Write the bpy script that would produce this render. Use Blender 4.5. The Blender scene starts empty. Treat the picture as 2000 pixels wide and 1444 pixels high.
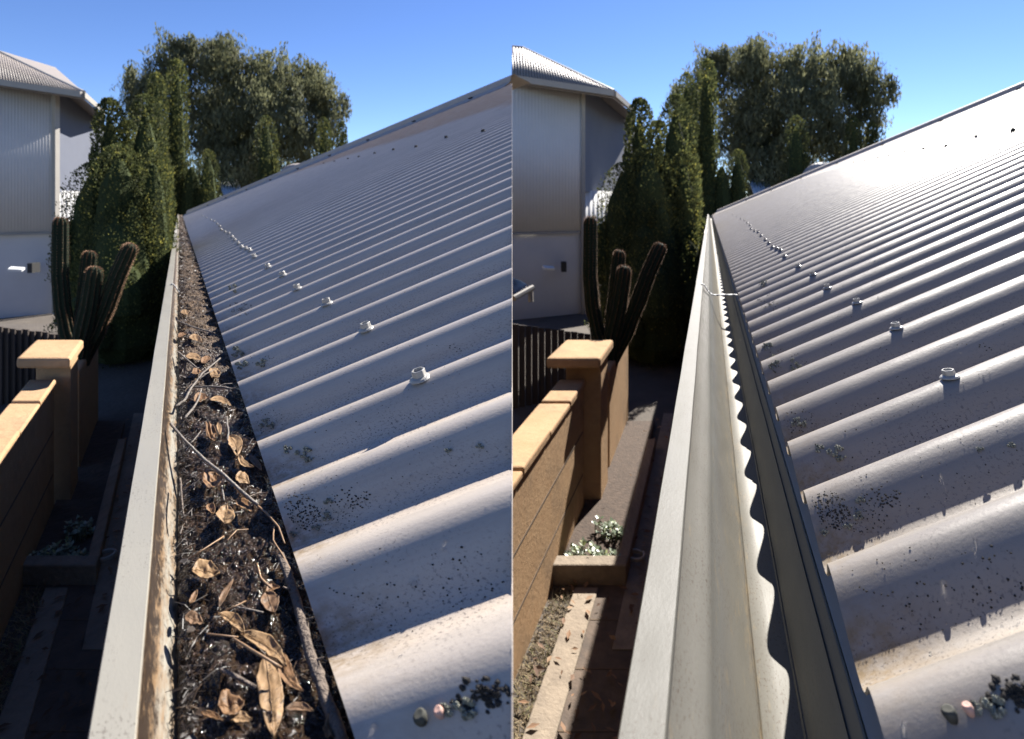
import bpy, bmesh, math, random
from mathutils import Vector, Matrix, noise
R = math.radians
rnd = random.Random(7)
S = bpy.context.scene
COL = S.collection
# ---------------------------------------------------------------- camera
FPX, CX, HY, CZ = 1100.0, 1000.0, 402.0, 2.3      # focal length in photo pixels, principal column, horizon row, eye height
cam = bpy.data.cameras.new('camera'); camo = bpy.data.objects.new('camera', cam); COL.objects.link(camo)
camo.location = (0, 0, CZ); camo.rotation_euler = (R(90), 0, 0)
cam.sensor_width = 36; cam.lens = FPX/2000*36
cam.shift_y = -(722-HY)/2000
cam.clip_start = 0.02; cam.clip_end = 3000
cam.dof.use_dof = True; cam.dof.focus_distance = 0.66; cam.dof.aperture_fstop = 9.0
S.camera = camo
# ---------------------------------------------------------------- light
SUN = Vector((700, 1100, 1120)).normalized()
elev = math.asin(SUN.z); az = math.atan2(SUN.x, SUN.y)
W = bpy.data.worlds.new('World'); S.world = W; W.use_nodes = True
nt = W.node_tree; sky = nt.nodes.new('ShaderNodeTexSky'); sky.sky_type = 'NISHITA'; sky.sun_disc = False
sky.sun_elevation = elev; sky.sun_rotation = az
sky.altitude = 1500; sky.air_density = 0.85; sky.dust_density = 0.05; sky.ozone_density = 3.2
bg = nt.nodes['Background']; nt.links.new(sky.outputs[0], bg.inputs[0]); bg.inputs[1].default_value = 0.060
hs = nt.nodes.new('ShaderNodeHueSaturation'); hs.inputs['Saturation'].default_value = 1.13; hs.inputs['Hue'].default_value = .511; hs.inputs['Value'].default_value = 1.0; nt.links.new(sky.outputs[0], hs.inputs['Color']); nt.links.new(hs.outputs[0], bg.inputs[0])
sl = bpy.data.lights.new('sun', 'SUN'); sl.energy = 5.0; sl.angle = R(0.55); sl.color = (1.0, 0.945, 0.87)
so = bpy.data.objects.new('sun', sl); COL.objects.link(so); so.location = (0, 0, 30)
so.rotation_euler = (-SUN).to_track_quat('-Z', 'Y').to_euler()
S.view_settings.view_transform = 'Standard'; S.view_settings.look = 'None'
S.view_settings.exposure = 1.62; S.view_settings.gamma = 1
S.cycles.max_bounces = 6

# ---------------------------------------------------------------- helpers
def P(px, py, Z):
    return Vector(((px-CX)/FPX*Z, Z, CZ + (HY-py)/FPX*Z))
def setp(o, **k):
    for a, b in k.items(): o[a] = b
def link_mesh(name, me, parent=None):
    o = bpy.data.objects.new(name, me); COL.objects.link(o)
    if parent is not None: o.parent = parent
    return o
def mobj(name, verts, faces, mat, parent=None, smooth=False, uv=None):
    me = bpy.data.meshes.new(name); me.from_pydata([tuple(v) for v in verts], [], faces); me.update()
    if mat: me.materials.append(mat)
    if smooth:
        for p in me.polygons: p.use_smooth = True
    return link_mesh(name, me, parent)
def empty(name, loc, label, cat, group=None):
    o = bpy.data.objects.new(name, None); COL.objects.link(o); o.location = loc; o.empty_display_size = .1
    o['label'] = label; o['category'] = cat
    if group: o['group'] = group
    bpy.context.view_layer.update() if False else None
    return o
def tag(o, label, cat, group=None):
    o['label'] = label; o['category'] = cat
    if group: o['group'] = group
    return o
class MB:
    def __init__(s): s.v = []; s.f = []
    def add(s, vs, fs):
        n = len(s.v); s.v += [Vector(v) for v in vs]; s.f += [tuple(n+i for i in f) for f in fs]
    def hexa(s, c):   # 8 corners: bottom 4 ccw, top 4 ccw
        s.add(c, [(3,2,1,0),(4,5,6,7),(0,1,5,4),(1,2,6,5),(2,3,7,6),(3,0,4,7)])
    def box(s, x0, x1, y0, y1, z0, z1):
        s.hexa([(x0,y0,z0),(x1,y0,z0),(x1,y1,z0),(x0,y1,z0),(x0,y0,z1),(x1,y0,z1),(x1,y1,z1),(x0,y1,z1)])
    def tube(s, pts, rad, n=8, cap=True):
        pts = [Vector(p) for p in pts]; k = len(pts)
        if not hasattr(rad, '__len__'): rad = [rad]*k
        base = len(s.v); up = Vector((.13, .21, .97))
        for i, p in enumerate(pts):
            d = (pts[min(i+1, k-1)] - pts[max(i-1, 0)]).normalized()
            a = d.cross(up)
            if a.length < 1e-4: a = d.cross(Vector((1, 0, 0)))
            a.normalize(); b = a.cross(d)
            for j in range(n):
                t = 2*math.pi*j/n; s.v.append(p + (a*math.cos(t) + b*math.sin(t))*rad[i])
        for i in range(k-1):
            for j in range(n):
                j2 = (j+1) % n
                s.f.append((base+i*n+j, base+i*n+j2, base+(i+1)*n+j2, base+(i+1)*n+j))
        if cap:
            s.f.append(tuple(base+j for j in range(n))[::-1]); s.f.append(tuple(base+(k-1)*n+j for j in range(n)))
    def build(s, name, mat, parent=None, smooth=False, origin=None):
        vs = s.v if origin is None else [v-Vector(origin) for v in s.v]
        o = mobj(name, vs, s.f, mat, parent, smooth)
        if origin is not None: o.location = origin
        return o
def bevel(o, w=.004, seg=2):
    m = o.modifiers.new('bevel', 'BEVEL'); m.width = w; m.segments = seg; m.limit_method = 'ANGLE'
    return o
def cut_x(o, keep):      # trims a mesh at the plane x = 0, closing the cut; keep +1 or -1
    bm = bmesh.new(); bm.from_mesh(o.data); off = o.location.x
    r = bmesh.ops.bisect_plane(bm, geom=bm.verts[:]+bm.edges[:]+bm.faces[:], plane_co=(-off, 0, 0), plane_no=(keep, 0, 0), clear_inner=True)
    es = [e for e in r['geom_cut'] if isinstance(e, bmesh.types.BMEdge)]
    try: bmesh.ops.holes_fill(bm, edges=es)
    except Exception: pass
    bm.to_mesh(o.data); bm.free(); return o
def copy_obj(o, loc, parent=None):
    c = o.copy(); COL.objects.link(c); c.location = loc; c.parent = parent; return c

# ---------------------------------------------------------------- materials
def mat(name, color=(.5,.5,.5), rough=.6, metal=0, spec=.5, noise_amt=0, noise_scale=20, color2=None, bump=0, bump_scale=60, detail=6, coords='Object', stretch=None, extra=None):
    m = bpy.data.materials.new(name); m.use_nodes = True; t = m.node_tree; b = t.nodes['Principled BSDF']
    b.inputs['Roughness'].default_value = rough; b.inputs['Metallic'].default_value = metal
    b.inputs['Specular IOR Level'].default_value = spec
    b.inputs['Base Color'].default_value = (*color, 1)
    tc = t.nodes.new('ShaderNodeTexCoord'); vec = tc.outputs[coords]
    if stretch:
        mp = t.nodes.new('ShaderNodeMapping'); mp.inputs['Scale'].default_value = stretch; t.links.new(vec, mp.inputs[0]); vec = mp.outputs[0]
    col = None
    if color2 is not None:
        n = t.nodes.new('ShaderNodeTexNoise'); n.inputs['Scale'].default_value = noise_scale; n.inputs['Detail'].default_value = detail
        n.inputs['Roughness'].default_value = .65; t.links.new(vec, n.inputs[0])
        r = t.nodes.new('ShaderNodeValToRGB'); r.color_ramp.elements[0].position = .5-.22*(1-noise_amt); r.color_ramp.elements[1].position = .5+.22*(1-noise_amt)
        r.color_ramp.elements[0].color = (*color, 1); r.color_ramp.elements[1].color = (*color2, 1)
        t.links.new(n.outputs['Fac'], r.inputs[0]); t.links.new(r.outputs[0], b.inputs['Base Color']); col = r.outputs[0]
    if bump:
        n2 = t.nodes.new('ShaderNodeTexNoise'); n2.inputs['Scale'].default_value = bump_scale; n2.inputs['Detail'].default_value = 8; t.links.new(vec, n2.inputs[0])
        bp = t.nodes.new('ShaderNodeBump'); bp.inputs['Strength'].default_value = bump; bp.inputs['Distance'].default_value = .01
        t.links.new(n2.outputs['Fac'], bp.inputs['Height']); t.links.new(bp.outputs[0], b.inputs['Normal'])
    if extra: extra(t, b, vec, col)
    return m
class NT:   # small node helper
    def __init__(s, t): s.t = t
    def n(s, typ, **k):
        x = s.t.nodes.new(typ)
        for a, v in k.items():
            if a.startswith('i_'):
                key = a[2:]; key = int(key) if key.isdigit() else key.replace('_', ' ')
                if hasattr(v, 'is_output') or isinstance(v, bpy.types.NodeSocket): s.t.links.new(v, x.inputs[key])
                else: x.inputs[key].default_value = v
            else: setattr(x, a, v)
        return x
    def noise(s, vec, scale, detail=5, rough=.6, out='Fac'):
        x = s.n('ShaderNodeTexNoise', i_Scale=scale, i_Detail=detail, i_Roughness=rough); s.t.links.new(vec, x.inputs[0]); return x.outputs[out]
    def ramp(s, f, p0, p1, c0=(0,0,0,1), c1=(1,1,1,1)):
        x = s.t.nodes.new('ShaderNodeValToRGB'); e = x.color_ramp.elements; e[0].position = p0; e[1].position = p1; e[0].color = c0; e[1].color = c1
        s.t.links.new(f, x.inputs[0]); return x.outputs[0]
    def math(s, op, a, b=None):
        x = s.t.nodes.new('ShaderNodeMath'); x.operation = op; x.use_clamp = False
        for i, v in enumerate((a, b)):
            if v is None: continue
            if isinstance(v, bpy.types.NodeSocket): s.t.links.new(v, x.inputs[i])
            else: x.inputs[i].default_value = v
        return x.outputs[0]
    def mix(s, f, a, b):
        x = s.t.nodes.new('ShaderNodeMix'); x.data_type = 'RGBA'
        for key, v in ((0, f), (6, a), (7, b)):
            if isinstance(v, bpy.types.NodeSocket): s.t.links.new(v, x.inputs[key])
            else: x.inputs[key].default_value = v
        return x.outputs[2]
    def map(s, vec, scale):
        x = s.t.nodes.new('ShaderNodeMapping'); x.inputs['Scale'].default_value = scale; s.t.links.new(vec, x.inputs[0]); return x.outputs[0]

def roof_material(name, base, dirt):
    m = bpy.data.materials.new(name); m.use_nodes = True; t = m.node_tree; b = t.nodes['Principled BSDF']; k = NT(t)
    uv = t.nodes.new('ShaderNodeUVMap').outputs[0]                 # metres along the gutter, metres up the slope
    att = t.nodes.new('ShaderNodeAttribute'); att.attribute_name = 'trough'; tr = att.outputs['Fac']
    att2 = t.nodes.new('ShaderNodeAttribute'); att2.attribute_name = 'rust'; ru = att2.outputs['Fac']
    big = k.noise(k.map(uv, (6, 2, 1)), 1.5, 5)
    c = k.mix(k.ramp(big, .35, .7), (*[x*.9 for x in base], 1), (*[min(1, x*1.08) for x in base], 1))
    fine = k.noise(k.map(uv, (120, 60, 1)), 2.0, 6, .7)
    dm = k.math('MULTIPLY', tr, k.ramp(k.noise(k.map(uv, (14, 5, 1)), 2.5, 7, .7), .3, .75))
    c = k.mix(dm, c, (*dirt, 1))
    # fine black mould specks, denser in patches and in the troughs
    patch = k.ramp(k.noise(k.map(uv, (9, 6, 1)), 1.7, 3), .46, .72)
    spk = k.ramp(k.noise(k.map(uv, (420, 300, 1)), 1.0, 3, .7), .56, .62)
    sp = k.math('MULTIPLY', spk, k.math('ADD', k.math('MULTIPLY', patch, .6), k.math('MULTIPLY', tr, .5)))
    c = k.mix(sp, c, (.05, .045, .045, 1))
    c = k.mix(k.math('MULTIPLY', k.ramp(fine, .45, .75), .10), c, (.16, .15, .15, 1))
    c = k.mix(k.math('MULTIPLY', ru, k.ramp(k.noise(k.map(uv, (4, 3, 1)), 3, 5), .1, .5)), c, (.27, .20, .155, 1))
    c = k.mix(k.math('MULTIPLY', k.ramp(k.noise(k.map(uv, (55, 1.6, 1)), 1.0, 5, .65), .48, .7), .22), c, (.17,.155,.14,1))
    # brown stain next to the gutter edge
    sep = t.nodes.new('ShaderNodeSeparateXYZ'); t.links.new(uv, sep.inputs[0])
    edge = k.ramp(sep.outputs[1], 0.0, 0.07, (1,1,1,1), (0,0,0,1))
    c = k.mix(k.math('MULTIPLY', k.math('MULTIPLY', edge, k.math('ADD', k.math('MULTIPLY', tr, .8), .25)), k.ramp(k.noise(k.map(uv, (70, 40, 1)), 2, 6), .35, .65)), c, (.20, .14, .07, 1))
    t.links.new(c, b.inputs['Base Color'])
    rg = k.ramp(k.noise(k.map(uv, (60, 12, 1)), 2, 5), .3, .7, (.30,.30,.30,1), (.46,.46,.46,1))
    t.links.new(k.math('ADD', rg, k.math('MULTIPLY', k.math('MAXIMUM', dm, ru), .25)), b.inputs['Roughness'])
    b.inputs['Specular IOR Level'].default_value = .5 if name.endswith('weathered') else .32
    bp = t.nodes.new('ShaderNodeBump'); bp.inputs['Strength'].default_value = .22; bp.inputs['Distance'].default_value = .0012
    h = k.math('ADD', k.noise(k.map(uv, (260, 180, 1)), 1.4, 6, .7), k.math('MULTIPLY', k.noise(k.map(uv, (40, 10, 1)), 1.5, 3), 1.2))
    t.links.new(h, bp.inputs['Height']); t.links.new(bp.outputs[0], b.inputs['Normal'])
    return m
M = {}
M['roofA'] = roof_material('roof_paint_weathered', (.385, .342, .297), (.42, .345, .27))
M['roofB'] = roof_material('roof_paint_washed', (.252, .228, .20), (.31, .26, .20))
def gutter_extra(stain):
    kk = 1.02 if stain else .56
    def fn(t, b, vec, col):
        k = NT(t); uv = t.nodes.new('ShaderNodeUVMap').outputs[0]     # x metres along, y metres round the profile
        base = k.mix(k.ramp(k.noise(k.map(uv, (4, 9, 1)), 1, 4), .3, .7), (.205*kk,.195*kk,.165*kk,1), (.235*kk,.222*kk,.185*kk,1))
        sep = t.nodes.new('ShaderNodeSeparateXYZ'); t.links.new(uv, sep.inputs[0]); y = sep.outputs[1]
        sp = k.ramp(k.noise(k.map(uv, (260, 380, 1)), 1, 3, .7), .55, .62)
        c = k.mix(k.math('MULTIPLY', sp, k.ramp(k.noise(k.map(uv, (10, 16, 1)), 1.2, 3), .45 if stain else .36, .7 if stain else .6)), base, (.08,.065,.05,1))
        att = t.nodes.new('ShaderNodeAttribute'); att.attribute_name = 'stain'; st = att.outputs['Fac']
        n1 = k.noise(k.map(uv, (14, 60, 1)), 1.3, 8, .78)
        f1 = k.ramp(k.math('ADD', n1, k.math('MULTIPLY', st, .40)), .62, .82)
        f2 = k.ramp(k.math('ADD', k.noise(k.map(uv, (60, 150, 1)), 1.1, 8, .8), k.math('MULTIPLY', st, .36 if stain else .40)), .68, .82)
        tan = (.16,.09,.035,1) if stain else (.22,.17,.10,1)
        dk = (.02,.012,.007,1) if stain else (.08,.06,.04,1)
        c = k.mix(k.math('MULTIPLY', f1, .85), c, tan); c = k.mix(f2, c, dk)
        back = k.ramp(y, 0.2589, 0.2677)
        c = k.mix(back, c, k.mix(.6, c, (.11,.115,.105,1)))  # shade under the eave put into the colour: back wall painted darker
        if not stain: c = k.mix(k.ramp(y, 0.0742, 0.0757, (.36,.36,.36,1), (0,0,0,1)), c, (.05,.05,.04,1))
        t.links.new(c, b.inputs['Base Color'])
        rr = k.ramp(k.noise(k.map(uv, (6, 14, 1)), 2, 4), .3, .7, (.30,.30,.30,1), (.46,.46,.46,1))
        t.links.new(k.math('ADD', k.math('ADD', rr, 0 if stain else .16), k.math('MULTIPLY', back, .3)), b.inputs['Roughness']); b.inputs['Specular IOR Level'].default_value = .5 if stain else .28
        bp = t.nodes.new('ShaderNodeBump'); bp.inputs['Strength'].default_value = .15; bp.inputs['Distance'].default_value = .001
        hh = k.math('ADD', k.noise(k.map(uv, (160, 300, 1)), 1.2, 5, .7), k.math('MULTIPLY', k.noise(k.map(uv, (3, 20, 1)), 1, 2), 2.0))
        t.links.new(hh, bp.inputs['Height']); t.links.new(bp.outputs[0], b.inputs['Normal'])
    return fn
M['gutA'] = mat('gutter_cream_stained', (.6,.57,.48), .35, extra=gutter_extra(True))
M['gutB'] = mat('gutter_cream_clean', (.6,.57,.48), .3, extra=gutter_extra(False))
def island_rand(c0, c1, c2=None, p=.7, trans=0.0):
    def fn(t, b, vec, col):
        k = NT(t); g = t.nodes.new('ShaderNodeNewGeometry')
        r = t.nodes.new('ShaderNodeValToRGB'); e = r.color_ramp.elements
        e[0].color = (*c0, 1); e[1].color = (*c1, 1); e[1].position = p
        if c2: x = e.new(1.0); x.color = (*c2, 1)
        t.links.new(g.outputs['Random Per Island'], r.inputs[0])
        n = k.noise(vec, .9, 3)
        c = k.mix(k.ramp(n, .35, .7), r.outputs[0], (*[a*.55 for a in c0], 1))
        t.links.new(c, b.inputs['Base Color'])
        if trans:
            tr = t.nodes.new('ShaderNodeBsdfTranslucent'); t.links.new(c, tr.inputs[0])
            mx = t.nodes.new('ShaderNodeMixShader'); mx.inputs[0].default_value = trans
            o = t.nodes['Material Output']; t.links.new(b.outputs[0], mx.inputs[1]); t.links.new(tr.outputs[0], mx.inputs[2]); t.links.new(mx.outputs[0], o.inputs[0])
    return fn
M['conifer'] = mat('conifer_foliage', (.04,.06,.02), .75, spec=.2, extra=island_rand((.065,.08,.034), (.13,.145,.05), (.34,.31,.07), .76, .45))
M['treeleaf'] = mat('tree_foliage', (.05,.06,.03), .7, spec=.25, extra=island_rand((.145,.155,.085), (.215,.22,.12), (.32,.31,.16), .75, .5))
M['bark'] = mat('bark', (.10,.075,.055), .9, color2=(.05,.038,.03), noise_scale=9, bump=.6, bump_scale=20)
M['housewall'] = mat('painted_cladding', (.52,.515,.50), .6, color2=(.56,.555,.54), noise_scale=3)
M['housewall2'] = mat('blue_grey_cladding', (.075,.085,.115), .7, color2=(.09,.10,.13), noise_scale=2)  # blue-grey darkened in the colour, standing in for shade on this wall
M['trim'] = mat('cream_trim', (.33,.31,.27), .5, color2=(.29,.27,.235), noise_scale=6)
M['soffit'] = mat('brown_soffit', (.20,.17,.15), .8, color2=(.26,.22,.19), noise_scale=5)
M['tinroof'] = mat('pale_tin_roof', (.27,.235,.20), .5, color2=(.20,.175,.155), noise_scale=8)
M['tinwhite'] = mat('white_tin_roof', (.72,.74,.74), .35, color2=(.62,.64,.64), noise_scale=8)
M['fence'] = mat('dark_paling', (.035,.026,.022), .9, color2=(.07,.055,.045), noise_scale=12, bump=.4, bump_scale=30, stretch=(1,1,.15))
def block_extra(t, b, vec, col):
    k = NT(t)
    n = k.noise(vec, 5, 8, .7); c = k.mix(k.ramp(n, .3, .7), (.33,.205,.11,1), (.42,.28,.16,1))
    c = k.mix(k.math('MULTIPLY', k.ramp(k.noise(vec, 2.6, 7, .75), .48, .70), .75), c, (.16,.11,.07,1))
    br = k.n('ShaderNodeTexBrick', i_Scale=1.0); br.offset = .5
    t.links.new(b.inputs['Normal'].links[0].from_node.outputs[0] if b.inputs['Normal'].links else c, b.inputs['Base Color']) if False else None
    t.nodes.remove(br)
    t.links.new(c, b.inputs['Base Color'])
    bp = t.nodes.new('ShaderNodeBump'); bp.inputs['Strength'].default_value = .5; bp.inputs['Distance'].default_value = .008
    t.links.new(k.noise(vec, 40, 8, .7), bp.inputs['Height']); t.links.new(bp.outputs[0], b.inputs['Normal'])
M['block'] = mat('sandy_limestone_render', rough=.9, spec=.2, extra=block_extra)
M['joint'] = mat('mortar_joint', (.10,.07,.045), .95)
M['soil'] = mat('dark_soil', (.035,.024,.018), .95, color2=(.08,.055,.04), noise_scale=30, bump=.8, bump_scale=50)
M['ground'] = mat('dusty_ground', (.055,.046,.038), .95, color2=(.09,.075,.06), noise_scale=4, bump=.6, bump_scale=40)
M['pave'] = mat('old_pavers', (.05,.038,.03), .9, color2=(.12,.085,.06), noise_scale=9, bump=.4, bump_scale=50)
M['concrete'] = mat('old_concrete', (.15,.12,.09), .9, color2=(.26,.21,.155), noise_scale=12, bump=.5, bump_scale=60)
M['timber'] = mat('weathered_timber', (.17,.125,.085), .85, color2=(.27,.21,.15), noise_scale=10, bump=.4, bump_scale=40, stretch=(6,1,6))
M['straw'] = mat('dry_grass', (.3,.22,.12), .9, extra=island_rand((.12,.085,.05), (.30,.23,.13), (.20,.22,.08), .8))
M['cactus'] = mat('cactus_green', (.014,.022,.013), .8, spec=.12, color2=(.022,.031,.018), noise_scale=8)
M['spine'] = mat('brown_spines', (.26,.14,.075), .8)
M['succ'] = mat('succulent', (.25,.30,.2), .35, spec=.6, extra=island_rand((.16,.22,.13), (.34,.38,.30), (.30,.34,.08), .7))
M['debris'] = bpy.data.materials.new('wet_debris')
M['metal'] = mat('dull_galvanised', (.22,.225,.23), .6, metal=.4, color2=(.16,.165,.17), noise_scale=40)
M['dark'] = mat('dark_cavity', (.03,.03,.03), .9)
M['screw'] = mat('painted_screw', (.36,.35,.32), .35, color2=(.25,.24,.22), noise_scale=200)
M['rubber'] = mat('black_rubber', (.03,.03,.03), .6)
M['screwdark'] = mat('dark_screw', (.03,.03,.028), .9, spec=.1)
M['lichen'] = mat('pale_lichen', (.33,.35,.26), .9, spec=.2, extra=island_rand((.10,.105,.085), (.36,.37,.31), (.50,.49,.38), .8))
M['spots'] = mat('black_mould', (.03,.027,.024), .9, spec=.2)
def leafmat(name, a, b2, rough=.55):
    def fn(t, b, vec, col):
        k = NT(t); n = k.noise(vec, 55, 8, .75); c = k.mix(k.ramp(n, .3, .7), (*a, 1), (*b2, 1))
        c = k.mix(k.ramp(k.noise(vec, 160, 5, .8), .56, .63), c, (.05,.03,.015,1))
        c = k.mix(k.ramp(k.noise(vec, 24, 4, .7), .58, .66), c, (*[x*.45 for x in a], 1))
        t.links.new(c, b.inputs['Base Color'])
        bp = t.nodes.new('ShaderNodeBump'); bp.inputs['Strength'].default_value = .6; bp.inputs['Distance'].default_value = .0012
        t.links.new(k.noise(k.map(vec, (1, .35, 1)), 190, 5, .7), bp.inputs['Height']); t.links.new(bp.outputs[0], b.inputs['Normal'])
        tr = t.nodes.new('ShaderNodeBsdfTranslucent'); t.links.new(c, tr.inputs[0])
        mx = t.nodes.new('ShaderNodeMixShader'); mx.inputs[0].default_value = .28
        o = t.nodes['Material Output']; t.links.new(b.outputs[0], mx.inputs[1]); t.links.new(tr.outputs[0], mx.inputs[2]); t.links.new(mx.outputs[0], o.inputs[0])
    return mat(name, a, rough, spec=.35, extra=fn)
M['leafpale'] = leafmat('dead_leaf_pale', (.20,.115,.05), (.38,.25,.13))
M['leafbrown'] = leafmat('dead_leaf_brown', (.15,.075,.032), (.26,.15,.07))
M['leafdark'] = leafmat('dead_leaf_dark', (.13,.075,.04), (.22,.13,.07))
M['twig'] = mat('grey_twig', (.075,.062,.052), .75, color2=(.17,.145,.12), noise_scale=90, bump=.5, bump_scale=300)
M['twigbrown'] = mat('brown_twig', (.13,.07,.033), .6, color2=(.25,.155,.08), noise_scale=90)
M['branch'] = mat('dark_branch_bark', (.06,.045,.035), .8, color2=(.17,.13,.10), noise_scale=70, bump=.9, bump_scale=220)
M['crumb'] = mat('leaf_crumbs', (.1,.06,.03), .5, spec=.5, extra=island_rand((.014,.009,.005), (.06,.034,.017), (.24,.145,.07), .84))
# wet decomposed debris: near black, glossy sparkle, browner and drier where litter lies thick
t = (M['debris'].__setattr__('use_nodes', True) or M['debris'].node_tree); b = t.nodes['Principled BSDF']; k = NT(t)
vec = t.nodes.new('ShaderNodeTexCoord').outputs['Object']
att = t.nodes.new('ShaderNodeAttribute'); att.attribute_name = 'dry'; dry = att.outputs['Fac']
c = k.mix(k.ramp(k.noise(vec, 120, 8, .75), .35, .7), (.008,.006,.004,1), (.055,.032,.016,1))
c2 = k.mix(k.ramp(k.noise(vec, 60, 8, .75), .35, .68), (.02,.013,.008,1), (.14,.085,.042,1))
c = k.mix(k.ramp(k.math('ADD', dry, k.math('MULTIPLY', k.math('SUBTRACT', k.noise(vec, 30, 6, .7), .5), 1.2)), .35, .65), c, c2)
t.links.new(c, b.inputs['Base Color'])
t.links.new(k.ramp(dry, .2, .8, (.09,.09,.09,1), (.8,.8,.8,1)), b.inputs['Roughness'])
b.inputs['Specular IOR Level'].default_value = .36
bp = t.nodes.new('ShaderNodeBump'); bp.inputs['Strength'].default_value = 1.0; bp.inputs['Distance'].default_value = .006
t.links.new(k.math('ADD', k.noise(vec, 230, 4, .6), k.math('MULTIPLY', k.noise(vec, 700, 2, .5), .35)), bp.inputs['Height']); t.links.new(bp.outputs[0], b.inputs['Normal'])
def water_extra(t, b, vec, col):
    b.inputs['Transmission Weight'].default_value = 1.0; b.inputs['IOR'].default_value = 1.33
M['water'] = mat('shallow_water', (.9,.95,.95), .02, bump=.04, bump_scale=25, extra=water_extra)
M['drop'] = mat('water_drop', (.95,.97,1), .03, extra=water_extra)

# ---------------------------------------------------------------- the two stands: left with the clogged gutter, right with the clean one
H0 = .28                      # gutter rim below the eye
class Side: pass
def side(off, dy, keep, words, amp, yard, key):
    s = Side(); s.off = off; s.dy = dy; s.keep = keep; s.words = words; s.amp = amp; s.q = yard; s.key = key
    s.gx = (350+off-CX)/FPX
    s.g = Vector((s.gx, 1, 0))
    s.v = Vector((12000-off, -1100, 5123)).normalized()
    s.N = -(s.g.cross(s.v)).normalized()
    if s.N.z < 0: s.N = -s.N
    s.kr = .330; s.e0 = Vector((s.kr*H0, 0, CZ-H0)) - s.N*amp*.8
    return s
A = side(0, 0, -1, 'the leaf-clogged gutter', .0102, .42, 'A')
B = side(1035, -2, 1, 'the clean gutter', .0174, 1.0, 'B')
def G(s, w, Z, d):            # point w metres across from the gutter line, Z ahead, d below the eye
    return Vector((s.gx*Z + w, Z, CZ - d))
def PS(s, px, py, Z): return P(px+s.off, py+s.dy, Z)
def on_level(s, px, py, d):
    Z = FPX*d/(py-HY); return P(px+s.off, py, Z)
PITCH = FPX*H0*.000368
def edge_pt(s, n): 
    Z = n*PITCH; return Vector((s.gx*Z, Z, 0)) + s.e0
def plane_hit(s, px, py, lift=0):
    d = P(px+s.off, py+s.dy, 1) - Vector((0,0,CZ)); o = Vector((0,0,CZ)); p0 = s.e0 + s.N*lift
    t = (p0-o).dot(s.N)/d.dot(s.N); return o + d*t
def roof_nt(s, p):            # coordinates (crest count, metres up the slope) of a point in the roof plane
    r = p - s.e0
    # r = n*PITCH*g + t*v ; solve in x,y
    a, b_, c_, d_ = s.g.x*PITCH, s.v.x, s.g.y*PITCH, s.v.y
    det = a*d_ - b_*c_
    return (r.x*d_ - b_*r.y)/det, (a*r.y - c_*r.x)/det
def roof_pt(s, n, t, lift=0):
    w = s.amp*math.cos(2*math.pi*(n-.785))
    return edge_pt(s, n) + s.v*t + s.N*(w + lift)

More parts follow.
